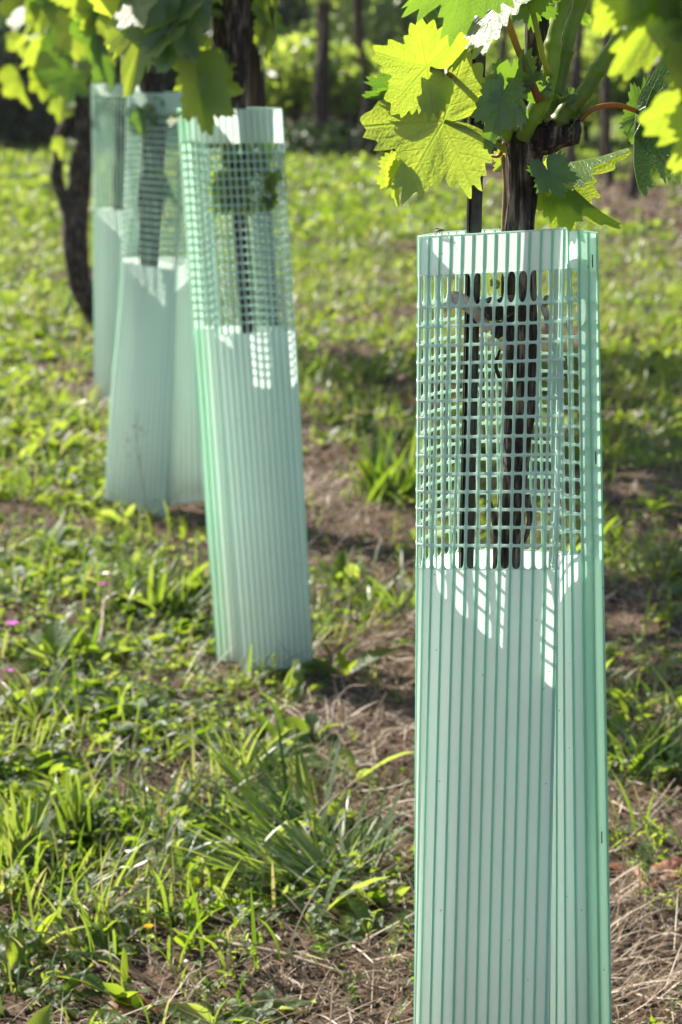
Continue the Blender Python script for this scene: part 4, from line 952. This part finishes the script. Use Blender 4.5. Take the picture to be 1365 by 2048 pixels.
clump = lambda x, y: np.clip((fbm(x*9+2, y*9+4, 2, 22)-0.30)*4.5, 0.03, 1)
clump2 = lambda x, y: np.clip((fbm(x*7+22, y*7+14, 2, 27)-0.34)*5, 0.02, 1)
def grass_layer(name, n, y0, y1, half, hmin, hmax, w, segs, dens, label, dry=0.22):
    X, Y = scatter(n, y0, y1, half, 1.0, dens)
    k = clear_feet(X, Y); X, Y = X[k], Y[k]; n = len(X)
    f = fbm(X*5, Y*5, 2, 30)
    h = (hmin+(hmax-hmin)*rng.random(n)**1.6)*(0.6+0.9*f)
    az0 = fbm(X*7+5, Y*7+9, 2, 33)*14
    az = az0+rng.normal(0, 0.9, n)
    rnd = np.clip(np.where(rng.random(n) < dry, 0.8+0.2*rng.random(n), 0.72*(0.35*rng.random(n)+0.75*f)), 0, 1)
    o = blades(name, X, Y, h, w*(0.5+rng.random(n)), az, np.abs(rng.normal(0.35, 0.35, n)), rng.normal(0.9, 0.5, n), segs, M['grass'], rnd)
    tag(o, label, kind='stuff'); return o
grass_layer('grass', 12500, 1.5, 4.6, 0.30, 0.015, 0.095, 0.0034, 5, lambda x, y: cover(x, y)**1.3*clump(x, y), 'fine grass among the weeds in the foreground')
grass_layer('grass', 36000, 4.4, 9.5, 0.35, 0.03, 0.09, 0.0042, 3, lambda x, y: cover(x, y)**1.3*np.clip(clump(x, y)+.15, 0, 1), 'out of focus grass of the middle distance')
grass_layer('grass', 46000, 9.0, 26, 0.8, 0.04, 0.11, 0.008, 2, lambda x, y: cover(x, y)**1.5, 'bright blurred meadow grass up to the hedge', dry=0.05)

# low leafy weeds (ground cover): rosettes, clover-like trifoliates and stems with small leaves
def leaf_cards(name, p, az, pitch, ln, wd, mat, rnd, parent=None, fold=0.35, droop=0.5):
    n = len(ln)
    rows_t = np.array([0, 0.22, 0.5, 0.78, 1.0]); rows_w = np.array([0.12, 0.75, 1.0, 0.72, 0.04])
    d = np.stack([np.cos(az)*np.cos(pitch), np.sin(az)*np.cos(pitch), np.sin(pitch)], -1)
    s_ = np.stack([-np.sin(az), np.cos(az), 0*az], -1); up = np.cross(d, s_)
    roll = rng.normal(0, 0.5, n)
    s2 = s_*np.cos(roll)[:, None]+up*np.sin(roll)[:, None]; up2 = np.cross(d, s2)
    V = np.empty((n, 5, 3, 3))
    for r in range(5):
        c = p+d*(ln*rows_t[r])[:, None]-np.array([0, 0, 1.0])*(ln*droop*rows_t[r]**2*0.5)[:, None]
        e = s2*(wd*rows_w[r]*0.5)[:, None]; u = up2*(wd*rows_w[r]*0.5*fold)[:, None]
        V[:, r, 0] = c-e+u; V[:, r, 1] = c; V[:, r, 2] = c+e+u
    f = np.array([(r*3+c, r*3+c+1, r*3+c+4, r*3+c+3) for r in range(4) for c in range(2)])
    F = (np.arange(n)[:, None, None]*15+f[None]).reshape(-1, 4)
    V = V.reshape(-1, 3)
    if parent is not None: V = V-np.array(parent.location)
    me = mesh_np(name, V, F, rnd=np.repeat(rnd, 15))
    return link(name, me, mat, parent)

def rosette_arrays(X, Y, per, lmin, lmax, ratio, pmin, pmax, zoff=0.003):
    n = len(X); Z = height(X, Y)
    idx = np.repeat(np.arange(n), per); m_ = len(idx)
    az = rng.random(m_)*2*np.pi; sz = np.repeat(rng.random(n), per)
    ln = (lmin+(lmax-lmin)*sz)*(0.6+0.6*rng.random(m_))
    p = np.stack([X[idx]+0.004*np.cos(az), Y[idx]+0.004*np.sin(az), Z[idx]+zoff], -1)
    return p, az, pmin+(pmax-pmin)*rng.random(m_), ln, ln*ratio*(0.7+0.5*rng.random(m_)), np.clip(np.repeat(rng.random(n), per)*0.7+0.3*rng.random(m_), 0, 1)
def weed_layer(name, n, y0, y1, half, per, lmin, lmax, ratio, pmin, pmax, dens, label, **kw):
    X, Y = scatter(n, y0, y1, half, 1.0, dens); k = clear_feet(X, Y)
    p, az, pi_, ln, wd, rn = rosette_arrays(X[k], Y[k], per, lmin, lmax, ratio, pmin, pmax)
    o = leaf_cards(name, p, az, pi_, ln, wd, M['weed'], rn, **kw); tag(o, label, kind='stuff'); return o
left = lambda x, y: np.clip(0.25+(-(x-row_x(y))+0.02)*4, 0.12, 1)
weed_layer('ground_cover', 3000, 1.5, 4.6, 0.30, 9, 0.010, 0.030, 0.42, 0.1, 1.1, lambda x, y: cover(x, y)*clump2(x, y)*left(x, y), 'small leafy weeds in the foreground soil')
weed_layer('ground_cover', 5200, 4.3, 9.5, 0.35, 8, 0.018, 0.045, 0.5, 0.1, 1.1, lambda x, y: cover(x, y)*np.clip(clump2(x, y)+.2, 0, 1)*(0.35+0.65*left(x, y)), 'blurred leafy weeds of the middle distance')
weed_layer('ground_cover', 4500, 9, 20, 0.6, 6, 0.03, 0.08, 0.5, 0.2, 1.2, lambda x, y: cover(x, y), 'far leafy weeds near the hedge')
# broad soft leaves left of the row
weed_layer('ground_cover', 1500, 2.2, 6.0, 0.35, 7, 0.025, 0.055, 0.5, 0.15, 1.0, lambda x, y: cover(x, y)*left(x, y)**1.5*clump2(x+3, y), 'broader soft weed leaves left of the shelters', fold=0.2, droop=0.8)
weed_layer('ground_cover', 420, 1.6, 5.0, 0.35, 5, 0.03, 0.075, 0.3, 0.3, 1.2, lambda x, y: cover(x, y)*clump(x+9, y+2), 'narrow upright weed leaves in loose clusters', fold=0.3, droop=0.5)
# clover-like carpets: three leaflets on a short stalk
X, Y = scatter(5200, 1.5, 4.8, 0.3, 1.0, lambda x, y: cover(x, y)**.6*clump2(x+7, y+3)); k = clear_feet(X, Y); X, Y = X[k], Y[k]
hz = 0.006+0.022*rng.random(len(X)); Zt = height(X, Y)+hz
idx = np.repeat(np.arange(len(X)), 3); a0 = np.repeat(rng.random(len(X))*6.3, 3)+np.tile([0, 2.09, 4.19], len(X))
p = np.stack([X[idx], Y[idx], Zt[idx]], -1); ln = np.repeat(0.005+0.006*rng.random(len(X)), 3)
tag(leaf_cards('clover', p, a0, rng.normal(0.15, 0.35, len(idx)), ln, ln*0.95, M['weed'], np.repeat(rng.random(len(X)), 3), fold=0.25), 'clover-like carpet of tiny leaflets on the soil', kind='stuff')
# feathery low herbs
X, Y = scatter(1000, 1.5, 4.2, 0.3, 1.0, lambda x, y: clump(x+5, y+1)*.8+.05); k = clear_feet(X, Y); X, Y = X[k], Y[k]
idx = np.repeat(np.arange(len(X)), 14); m_ = len(idx); hh = np.tile(np.linspace(0.15, 1, 14), len(X))*np.repeat(0.012+0.03*rng.random(len(X)), 14)
az = rng.random(m_)*6.3; lean_a = np.repeat(rng.random(len(X))*6.3, 14)
p = np.stack([X[idx]+hh*.4*np.cos(lean_a), Y[idx]+hh*.4*np.sin(lean_a), height(X, Y)[idx]+hh], -1)
ln = 0.006+0.006*rng.random(m_)
tag(leaf_cards('herb', p, az, rng.normal(0.6, 0.4, m_), ln, ln*0.35, M['weed'], np.repeat(rng.random(len(X)), 14)), 'feathery low herbs between the grass tufts', kind='stuff')

# dry straw and dead stalks lying on the soil
def straw_layer(n, y0, y1, half, lmin, lmax, w, label, dens=None):
    X, Y = scatter(n, y0, y1, half, 1.0, dens or (lambda x, y: np.clip(1.15-cover(x, y), 0.12, 1))); k = clear_feet(X, Y); X, Y = X[k], Y[k]; n = len(X)
    tag(blades('straw', X, Y, lmin+(lmax-lmin)*rng.random(n)**2, w*(0.4+rng.random(n)), rng.random(n)*6.3, R(62)+rng.random(n)*R(28), rng.normal(0.1, 0.5, n), 4, M['straw'], rng.random(n), z=height(X, Y)+0.006*rng.random(n)), label, kind='stuff')
straw_layer(17000, 1.5, 4.6, 0.3, 0.012, 0.09, 0.0013, 'dry straw scattered over the foreground soil', dens=lambda x, y: np.clip(1.2-cover(x, y), 0.3, 1))
straw_layer(36000, 1.5, 4.4, 0.3, 0.006, 0.030, 0.0010, 'short brown fibres and litter matted into the soil', dens=lambda x, y: np.clip(1.35-cover(x, y), 0.25, 1))
straw_layer(16000, 4.4, 12, 0.4, 0.03, 0.12, 0.0035, 'dry straw in the middle distance')
# matted dead grass along the bare strip under the vines
strip = lambda x, y: np.clip(np.exp(-((x-row_x(y)-0.13)/0.22)**2)*1.1*np.clip(fbm(x*8+4, y*8+6, 2, 41)*3-.7, 0, 1), 0.02, 1)
X, Y = scatter(15000, 1.5, 6.5, 0.3, 1.0, strip); k = clear_feet(X, Y); X, Y = X[k], Y[k]; n = len(X)
tag(blades('dead_grass', X, Y, 0.02+0.07*rng.random(n)**1.5, 0.0016*(0.4+rng.random(n)), fbm(X*6, Y*6, 2, 44)*16+rng.normal(0, .8, n), R(35)+rng.random(n)*R(50), rng.normal(0.6, 0.5, n), 5, M['straw'], rng.random(n)), 'matted dead grass on the bare strip under the vines', kind='stuff')
# soil crumbs and little stones
def crumbs(name, n, y0, y1, half, r0, r1, mat, label, dens=None):
    X, Y = scatter(n, y0, y1, half, 1.0, dens or (lambda x, y: np.clip(1.2-cover(x, y), 0.1, 1))); Z = height(X, Y)
    oc = np.array([(1, 0, 0), (-.5, .87, 0), (-.5, -.87, 0), (0, .1, .8), (.1, 0, -.6)], float)
    r_ = r0+(r1-r0)*rng.random(n)**3
    V = oc[None]*(0.6+0.8*rng.random((n, 5, 1)))*r_[:, None, None]
    a_ = rng.random(n)*6.3; c, s_ = np.cos(a_)[:, None], np.sin(a_)[:, None]
    V = np.stack([V[..., 0]*c-V[..., 1]*s_, V[..., 0]*s_+V[..., 1]*c, V[..., 2]], -1)+np.stack([X, Y, Z+r_*.25], -1)[:, None, :]
    f = np.array([(0, 1, 3), (1, 2, 3), (2, 0, 3), (1, 0, 4), (2, 1, 4), (0, 2, 4)])
    F = (np.arange(n)[:, None, None]*5+f[None]).reshape(-1, 3)
    tag(link(name, mesh_np(name, V, F, rnd=np.repeat(rng.random(n), 5)), mat, smooth=False), label, kind='stuff')
crumbs('soil_crumbs', 32000, 1.5, 5.0, 0.3, 0.0008, 0.007, M['crumb'], 'crumbs and clods of brown soil')
crumbs('soil_crumbs', 16000, 5.0, 14, 0.5, 0.004, 0.02, M['crumb'], 'clods of soil in the middle distance')

# ------------------------------------------------------------------ single plants one can point at
def tuft(px, py, n, h, w, spread, label, azc=None, azs=9, lean=(0.1, 0.6), curl=(0.2, 0.9), group='grass tufts', name='grass_tuft', rn=(0.0, 0.65), seed=0, mat='grass'):
    b = G(px, py); b.z = float(height(b.x, b.y))
    r_ = empty(name, b, label, 'grass tuft' if name == 'grass_tuft' else 'weed', group)
    g = np.random.default_rng(seed)
    X = b.x+g.normal(0, spread, n); Y = b.y+g.normal(0, spread, n)
    az = g.random(n)*6.3 if azc is None else g.normal(azc, azs, n)
    o = blades('blades', X, Y, h*(0.45+0.65*g.random(n)), w*(0.6+0.6*g.random(n)), az, g.uniform(*lean, n), g.uniform(*curl, n), 7, M[mat], g.uniform(*rn, n), parent=r_, z=height(X, Y)-.004)
    o['kind'] = 'stuff'; return r_
tuft(45, 1745, 75, 0.085, 0.0100, 0.012, 'bright upright tuft of broad blades at the left edge', lean=(0, 0.7), curl=(0, .5), seed=1, rn=(0.3, 0.62))
tuft(150, 1690, 34, 0.075, 0.008, 0.010, 'smaller bright tuft right beside the left edge tuft', lean=(0, 0.5), curl=(0, .4), seed=2, rn=(0.3, 0.62))
tuft(640, 1800, 105, 0.14, 0.0072, 0.022, 'large grass tuft whose long blades sprawl to the left', azc=2.9, azs=0.5, lean=(0.7, 1.35), curl=(-.1, 0.5), seed=3, rn=(.25, .68))
tuft(600, 1680, 75, 0.12, 0.0064, 0.022, 'sprawling tuft with blades crossing towards the left, behind the largest', azc=2.6, azs=0.6, lean=(0.6, 1.2), curl=(0, 0.5), seed=4)
tuft(700, 1760, 55, 0.10, 0.0042, 0.020, 'tuft fanning out next to the nearest shelter', azc=1.0, azs=0.9, lean=(0.3, 1.0), curl=(0, .6), seed=5)
tuft(480, 1830, 40, 0.10, 0.006, 0.014, 'flat tuft of long level blades', azc=0.1, azs=0.5, lean=(1.1, 1.45), curl=(0, .2), seed=6)
tuft(500, 1560, 34, 0.09, 0.0045, 0.016, 'greyish upright tuft in the middle foreground', lean=(0.1, .6), seed=7, rn=(.5, .68))
tuft(620, 1590, 26, 0.08, 0.0042, 0.014, 'thin grey-green tuft left of the dark soil', lean=(0.1, .7), seed=8, rn=(.5, .68))
tuft(770, 1010, 60, 0.15, 0.0095, 0.02, 'upright tuft of broad blades left of the shelter window', lean=(0.1, .7), curl=(0, .5), seed=9, rn=(.1, .5))
tuft(860, 1000, 50, 0.15, 0.009, 0.025, 'broad bladed tuft seen through the shelter mesh', lean=(0.1, .8), seed=10, rn=(.1, .5))
tuft(790, 1215, 50, 0.11, 0.006, 0.02, 'dark green tuft left of the shelter, below its mesh', lean=(0.4, 1.2), seed=11, rn=(.1, .4))
tuft(620, 780, 60, 0.13, 0.007, 0.03, 'tuft behind the right edge of the leaning shelter', lean=(0.1, .9), seed=12, rn=(.1, .5))
tuft(720, 760, 60, 0.13, 0.007, 0.03, 'long bladed tuft by the purple flower in the middle', lean=(0.2, .9), seed=13, rn=(.1, .5))
tuft(325, 1230, 44, 0.10, 0.008, 0.014, 'green tuft in front of the flared shelter', lean=(0.1, .8), seed=14, rn=(.1, .6))
tuft(1270, 1560, 60, 0.11, 0.0048, 0.03, 'dark tuft in shade right of the nearest shelter', lean=(0.3, 1.2), seed=15, rn=(.0, .4))
tuft(1340, 1500, 50, 0.12, 0.005, 0.03, 'shaded tuft at the right edge', azc=0.5, azs=.8, lean=(0.6, 1.3), seed=16, rn=(.0, .5))
tuft(1290, 1430, 50, 0.10, 0.0045, 0.03, 'shaded grey-green tuft behind, right of the shelter', lean=(0.4, 1.3), seed=17, rn=(.3, .65))
tuft(120, 1330, 40, 0.07, 0.007, 0.02, 'low tuft among the weeds on the left', lean=(0.1, .9), seed=18)
tuft(170, 640, 60, 0.13, 0.009, 0.03, 'yellow-green tuft at the foot of the bare trunk', lean=(0, .6), seed=19, rn=(.3, .65))

def broad_weed(px, py, leaves, label, group=None, seed=0):
    """rosette weed: each broad leaf is its own part"""
    b = G(px, py); b.z = float(height(b.x, b.y))
    r_ = empty('broadleaf_weed', b, label, 'weed', group)
    g = np.random.default_rng(seed)
    for az, pit, ln, wd in leaves:
        ln *= 0.8; wd *= 0.62
        na, nb = 12, 7
        t = np.linspace(0, 1, na); v = np.linspace(-1, 1, nb)
        T, Vv = np.meshgrid(t, v, indexing='ij')
        w = wd/2*(np.sin(np.pi*np.clip(T, 0, 1)**0.8)**0.75*0.98+0.05)
        x = Vv*w*(1+0.08*np.sin(T*24+az)); y = T*ln
        z = np.abs(Vv)*w*0.30+0.05*ln*np.sin(T*9+Vv*2+az)-0.35*ln*T**2+0.04*ln*np.sin(T*21)*np.abs(Vv)
        d = Vector((math.cos(az)*math.cos(pit), math.sin(az)*math.cos(pit), math.sin(pit))); s_ = Vector((-math.sin(az), math.cos(az), 0)); u = d.cross(s_)*-1
        if u.z < 0: u = -u
        Pn = x[..., None]*np.array(s_)+y[..., None]*np.array(d)+z[..., None]*np.array(u)
        i, j = np.meshgrid(np.arange(na-1), np.arange(nb-1), indexing='ij'); q = i*nb+j
        rn_ = float(g.random())
        o = link('leaf', mesh_np('weed_leaf', Pn.reshape(-1, 3), np.stack([q, q+1, q+nb+1, q+nb], -1).reshape(-1, 4), rnd=np.full(na*nb, rn_)), M['weed'], r_)
    return r_
broad_weed(35, 1975, [(1.7, 1.2, .075, .024), (2.1, .8, .06, .022), (1.2, .9, .07, .018), (0.2, .4, .05, .02), (3.3, .3, .06, .025)], 'broad leafed weed with tall leaves at the lower left', seed=1)
broad_weed(120, 2030, [(.9, .9, .055, .018), (.4, .5, .05, .02), (1.5, .8, .035, .012), (2.6, .5, .05, .02), (5.5, .2, .05, .02)], 'leafy rosette at the bottom edge left of the dead leaf', seed=2)
broad_weed(200, 1945, [(1.6, .8, .05, .042), (.2, .5, .06, .022), (3.0, .3, .05, .03), (2.4, .2, .06, .024), (0.8, .3, .05, .02)], 'weed with one round glowing leaf in the lower left', seed=3)
broad_weed(175, 1900, [(2.9, .5, .05, .022), (.3, .25, .07, .02), (1.2, .2, .06, .026), (1.9, .2, .06, .028)], 'dull green rosette behind the round glowing leaf', seed=4)
broad_weed(520, 2060, [(.5, .4, .06, .03), (1.4, .5, .055, .028), (2.4, .4, .05, .026), (3.4, .3, .05, .03), (5.6, .2, .05, .03)], 'grey-green puckered weed cut by the bottom edge', seed=5)
broad_weed(650, 1935, [(1.2, .9, .022, .014), (.3, .6, .022, .013), (2.4, .6, .025, .015), (3.6, .5, .022, .014)], 'small oval leafed weed near the shelter foot', seed=6)
broad_weed(590, 1395, [(1.5, 1.1, .075, .032), (2.4, .3, .07, .03), (.4, .3, .07, .028), (3.6, .3, .06, .03)], 'shaded pointed weed under the lifted foot of the leaning shelter', seed=7)
broad_weed(680, 1535, [(1.8, .7, .045, .034), (.4, .6, .04, .034), (3.0, .4, .04, .03), (5.0, .3, .04, .03)], 'round leafed seedling on the dark soil', seed=8)
broad_weed(300, 1335, [(0.2, .2, .10, .03), (3.0, .4, .09, .03), (1.8, .4, .08, .035), (2.4, .7, .06, .03), (5.2, .2, .08, .03)], 'silvery weed with long flat leaves before the leaning shelter', seed=9)
broad_weed(110, 1290, [(0.6, .6, .06, .04), (2.0, .7, .06, .045), (3.4, .4, .06, .04), (1.2, 1.0, .05, .035), (4.8, .3, .06, .04)], 'soft round leafed weed between two purple flowers', seed=10)
broad_weed(60, 1370, [(0.2, .5, .06, .03), (1.6, .5, .06, .03), (2.8, .6, .06, .035), (4.2, .3, .06, .03)], 'pale weed by the lowest purple flower', seed=11)
broad_weed(420, 1410, [(0.9, .8, .04, .03), (2.3, .6, .04, .03), (3.8, .5, .03, .02), (5.2, .5, .03, .02)], 'yellow-green weed leaf in the middle of the path', seed=12)
broad_weed(460, 1640, [(1.2, 1.1, .03, .018), (2.0, .9, .03, .018), (.3, .8, .03, .016)], 'small yellow-green sprout on a thin stalk', seed=13)

def flower(px, py, h, r, mat, label, group=None, petals=5):
    b = G(px, py); b.z = float(height(b.x, b.y)); r_ = empty('flower', b, label, 'flower', group)
    top = b+Vector((random.uniform(-.01, .01), 0, h))
    tube_obj('stem', [b, b+Vector((.004, 0, h*.5)), top], [0.0009]*3, M['shoot'], r_, ns=6, n=8)
    az = np.arange(petals)*2*np.pi/petals
    o = leaf_cards('petals', np.repeat(np.array([top]), petals, 0), az, np.full(petals, 0.5), np.full(petals, r), np.full(petals, r*0.9), M[mat], np.zeros(petals), parent=r_)
flower(192, 1255, 0.055, 0.010, 'purple', 'magenta flower in the weeds left of the leaning shelter', 'small magenta flowers')
flower(16, 1340, 0.055, 0.011, 'purple', 'magenta flower at the left edge', 'small magenta flowers')
flower(30, 1400, 0.035, 0.009, 'purple', 'lowest magenta flower at the left', 'small magenta flowers')
flower(640, 830, 0.05, 0.011, 'purple', 'lone magenta flower behind the leaning shelter', 'small magenta flowers')
flower(1240, 540, 0.06, 0.013, 'purple', 'faint magenta flower on the right, behind the shelter top', 'small magenta flowers')
flower(307, 1930, 0.022, 0.006, 'yellow', 'tiny yellow flower in the lower left', 'small yellow flowers')
flower(5, 2000, 0.035, 0.006, 'yellow', 'yellow flower cut by the left edge', 'small yellow flowers')
flower(300, 1560, 0.03, 0.006, 'blue', 'tiny pale blue flower among the blades')

# fallen dead vine leaves
def dead(px, py, ln, az, label, me_, roll=0, pit=0.4, wd=1.0):
    b = G(px, py); b.z = float(height(b.x, b.y))+0.006; ln *= 0.62
    r_ = empty('fallen_leaf', b, label, 'dead leaf', 'fallen leaves')
    J = b; T = b+Vector((math.cos(az)*math.cos(pit), math.sin(az)*math.cos(pit), math.sin(pit)))*ln
    o = put_leaf(r_, me_, J, T, roll, wd, name='blade', face=(0, -0.3, 1)); return o
DL = leaf_mesh('dead_leaf_mesh', 41, 60, rings=(0.4, 0.75, 1.0), fold=0.8, droop=1.6, cup=0.6, mat=M['dead_leaf'])
DL2 = leaf_mesh('dead_leaf_mesh', 42, 60, rings=(0.4, 0.75, 1.0), fold=0.3, droop=0.9, cup=1.0, mat=M['dead_leaf'])
dead(1292, 1800, 0.055, 1.7, 'curled red-brown dead leaf standing on the soil at the right', DL, 20, 1.1, 0.5)
dead(1340, 1770, 0.050, 0.3, 'flatter dark dead leaf at the right edge', DL2, 0, 0.3)
dead(1235, 1745, 0.045, 2.8, 'dead leaf close to the shelter on the right', DL2, 30, 0.25)
dead(260, 2040, 0.05, 0.4, 'tan dead leaf at the bottom edge', DL2, 0, 0.1)
dead(60, 1545, 0.05, 0.9, 'dry grey leaf behind the bright left tufts', DL2, 0, 0.2)

# twigs
def twig(pts, r, label, mat='straw_stick'):
    P_ = []
    for (px, py, h) in pts:
        b = G(px, py); b.z = float(height(b.x, b.y))+h; P_.append(b)
    r_ = empty('twig', P_[0], label, 'twig', 'twigs and dead stalks')
    tube_obj('stalk', P_, [r]+[r*.9]*(len(P_)-2)+[r*.5], M[mat], r_, ns=7, n=24, rough=0.25)
M['straw_stick'] = simple('dry_stalk', (0.42, 0.33, 0.24), 0.7, 0.3, col2=(0.22, 0.15, 0.11), scale=80)
M['grey_stick'] = simple('grey_stalk', (0.30, 0.25, 0.25), 0.7, 0.3, col2=(0.16, 0.12, 0.12), scale=80)
twig([(38, 1560, .004), (70, 1510, .01), (118, 1455, .02)], 0.0018, 'grey twig sticking up behind the left tufts', 'grey_stick')
twig([(350, 1880, .004), (450, 1930, .01), (560, 1950, .006), (700, 1980, .004)], 0.0022, 'long dry stalk lying across the lower foreground')
twig([(165, 1310, .003), (200, 1330, .03), (210, 1270, .05), (215, 1330, .09)], 0.0018, 'arched straw stalk among the left weeds')
twig([(600, 1720, .004), (640, 1680, .03), (700, 1620, .03), (730, 1590, .035)], 0.0012, 'fine reddish stalk crossing the dark soil')
twig([(640, 1560, .01), (700, 1540, .02), (780, 1560, .01)], 0.001, 'straight thin stalk lying on the dark soil')
twig([(620, 1230, .003), (680, 1210, .01), (760, 1190, .02), (830, 1170, .04)], 0.0018, 'pale stalk running from the leaning shelter to the near one')
twig([(360, 1060, .003), (358, 1060, .03), (356, 1060, .055)], 0.0014, 'short upright straw at the foot of the flared shelter')
twig([(470, 1440, .005), (520, 1400, .01), (600, 1440, .01), (660, 1460, .004)], 0.0014, 'dead stalk in front of the leaning shelter foot')
twig([(690, 1500, .004), (640, 1500, .02), (690, 1470, .06), (735, 1480, .065)], 0.0008, 'thin seeded grass stalk arching over the dark soil')
twig([(1230, 1720, .005), (1290, 1690, .02), (1360, 1640, .03)], 0.0012, 'thin stalk in front of the shaded grass at the right')
twig([(1225, 1620, .005), (1290, 1650, .01), (1350, 1600, .02)], 0.0014, 'pale straw on the shaded grass at the right', 'straw_stick')
twig([(740, 1790, .002), (770, 1770, .03), (795, 1770, .02), (815, 1880, .01)], 0.001, 'curled dry blade beside the shelter edge')

# delicate seed stalk in front of the third shelter
b = G(292, 1075); b.z = float(height(b.x, b.y)); r_ = empty('seed_stalk', b, 'delicate dry seed head in front of the flared shelter', 'weed')
tube_obj('stem', [b, b+Vector((.0, 0, .06)), b+Vector((-.012, 0, .15)), b+Vector((-.010, 0, .20))], [0.0008, .0007, .0006, .0004], M['straw_stick'], r_, ns=6, n=16)
beads('seed_head', b+Vector((-.011, 0, .15)), 22, 0.022, 0.0016, M['straw_stick'], r_, 12)

# thin morning air
def haze(x0, x1, y0, y1, z0, z1, dens):
    V = [(x, y, z) for x in (x0, x1) for y in (y0, y1) for z in (z0, z1)]
    F = [(0, 1, 3, 2), (4, 6, 7, 5), (0, 4, 5, 1), (2, 3, 7, 6), (0, 2, 6, 4), (1, 5, 7, 3)]
    me = bpy.data.meshes.new('haze'); me.from_pydata(V, [], F)
    m, nt = new_mat('haze_air'); v = N(nt, 'ShaderNodeVolumePrincipled', Density=dens, Anisotropy=0.35)
    v.inputs['Color'].default_value = (0.92, 0.96, 1.0, 1)
    o = nt.nodes.new('ShaderNodeOutputMaterial'); L(nt, v.outputs[0], o.inputs[1])
    tag(link('haze', me, m, smooth=False), 'thin bright haze in the air over the vineyard', kind='stuff')
haze(-900, 900, -12, 950, -3, 16, 0.0006)
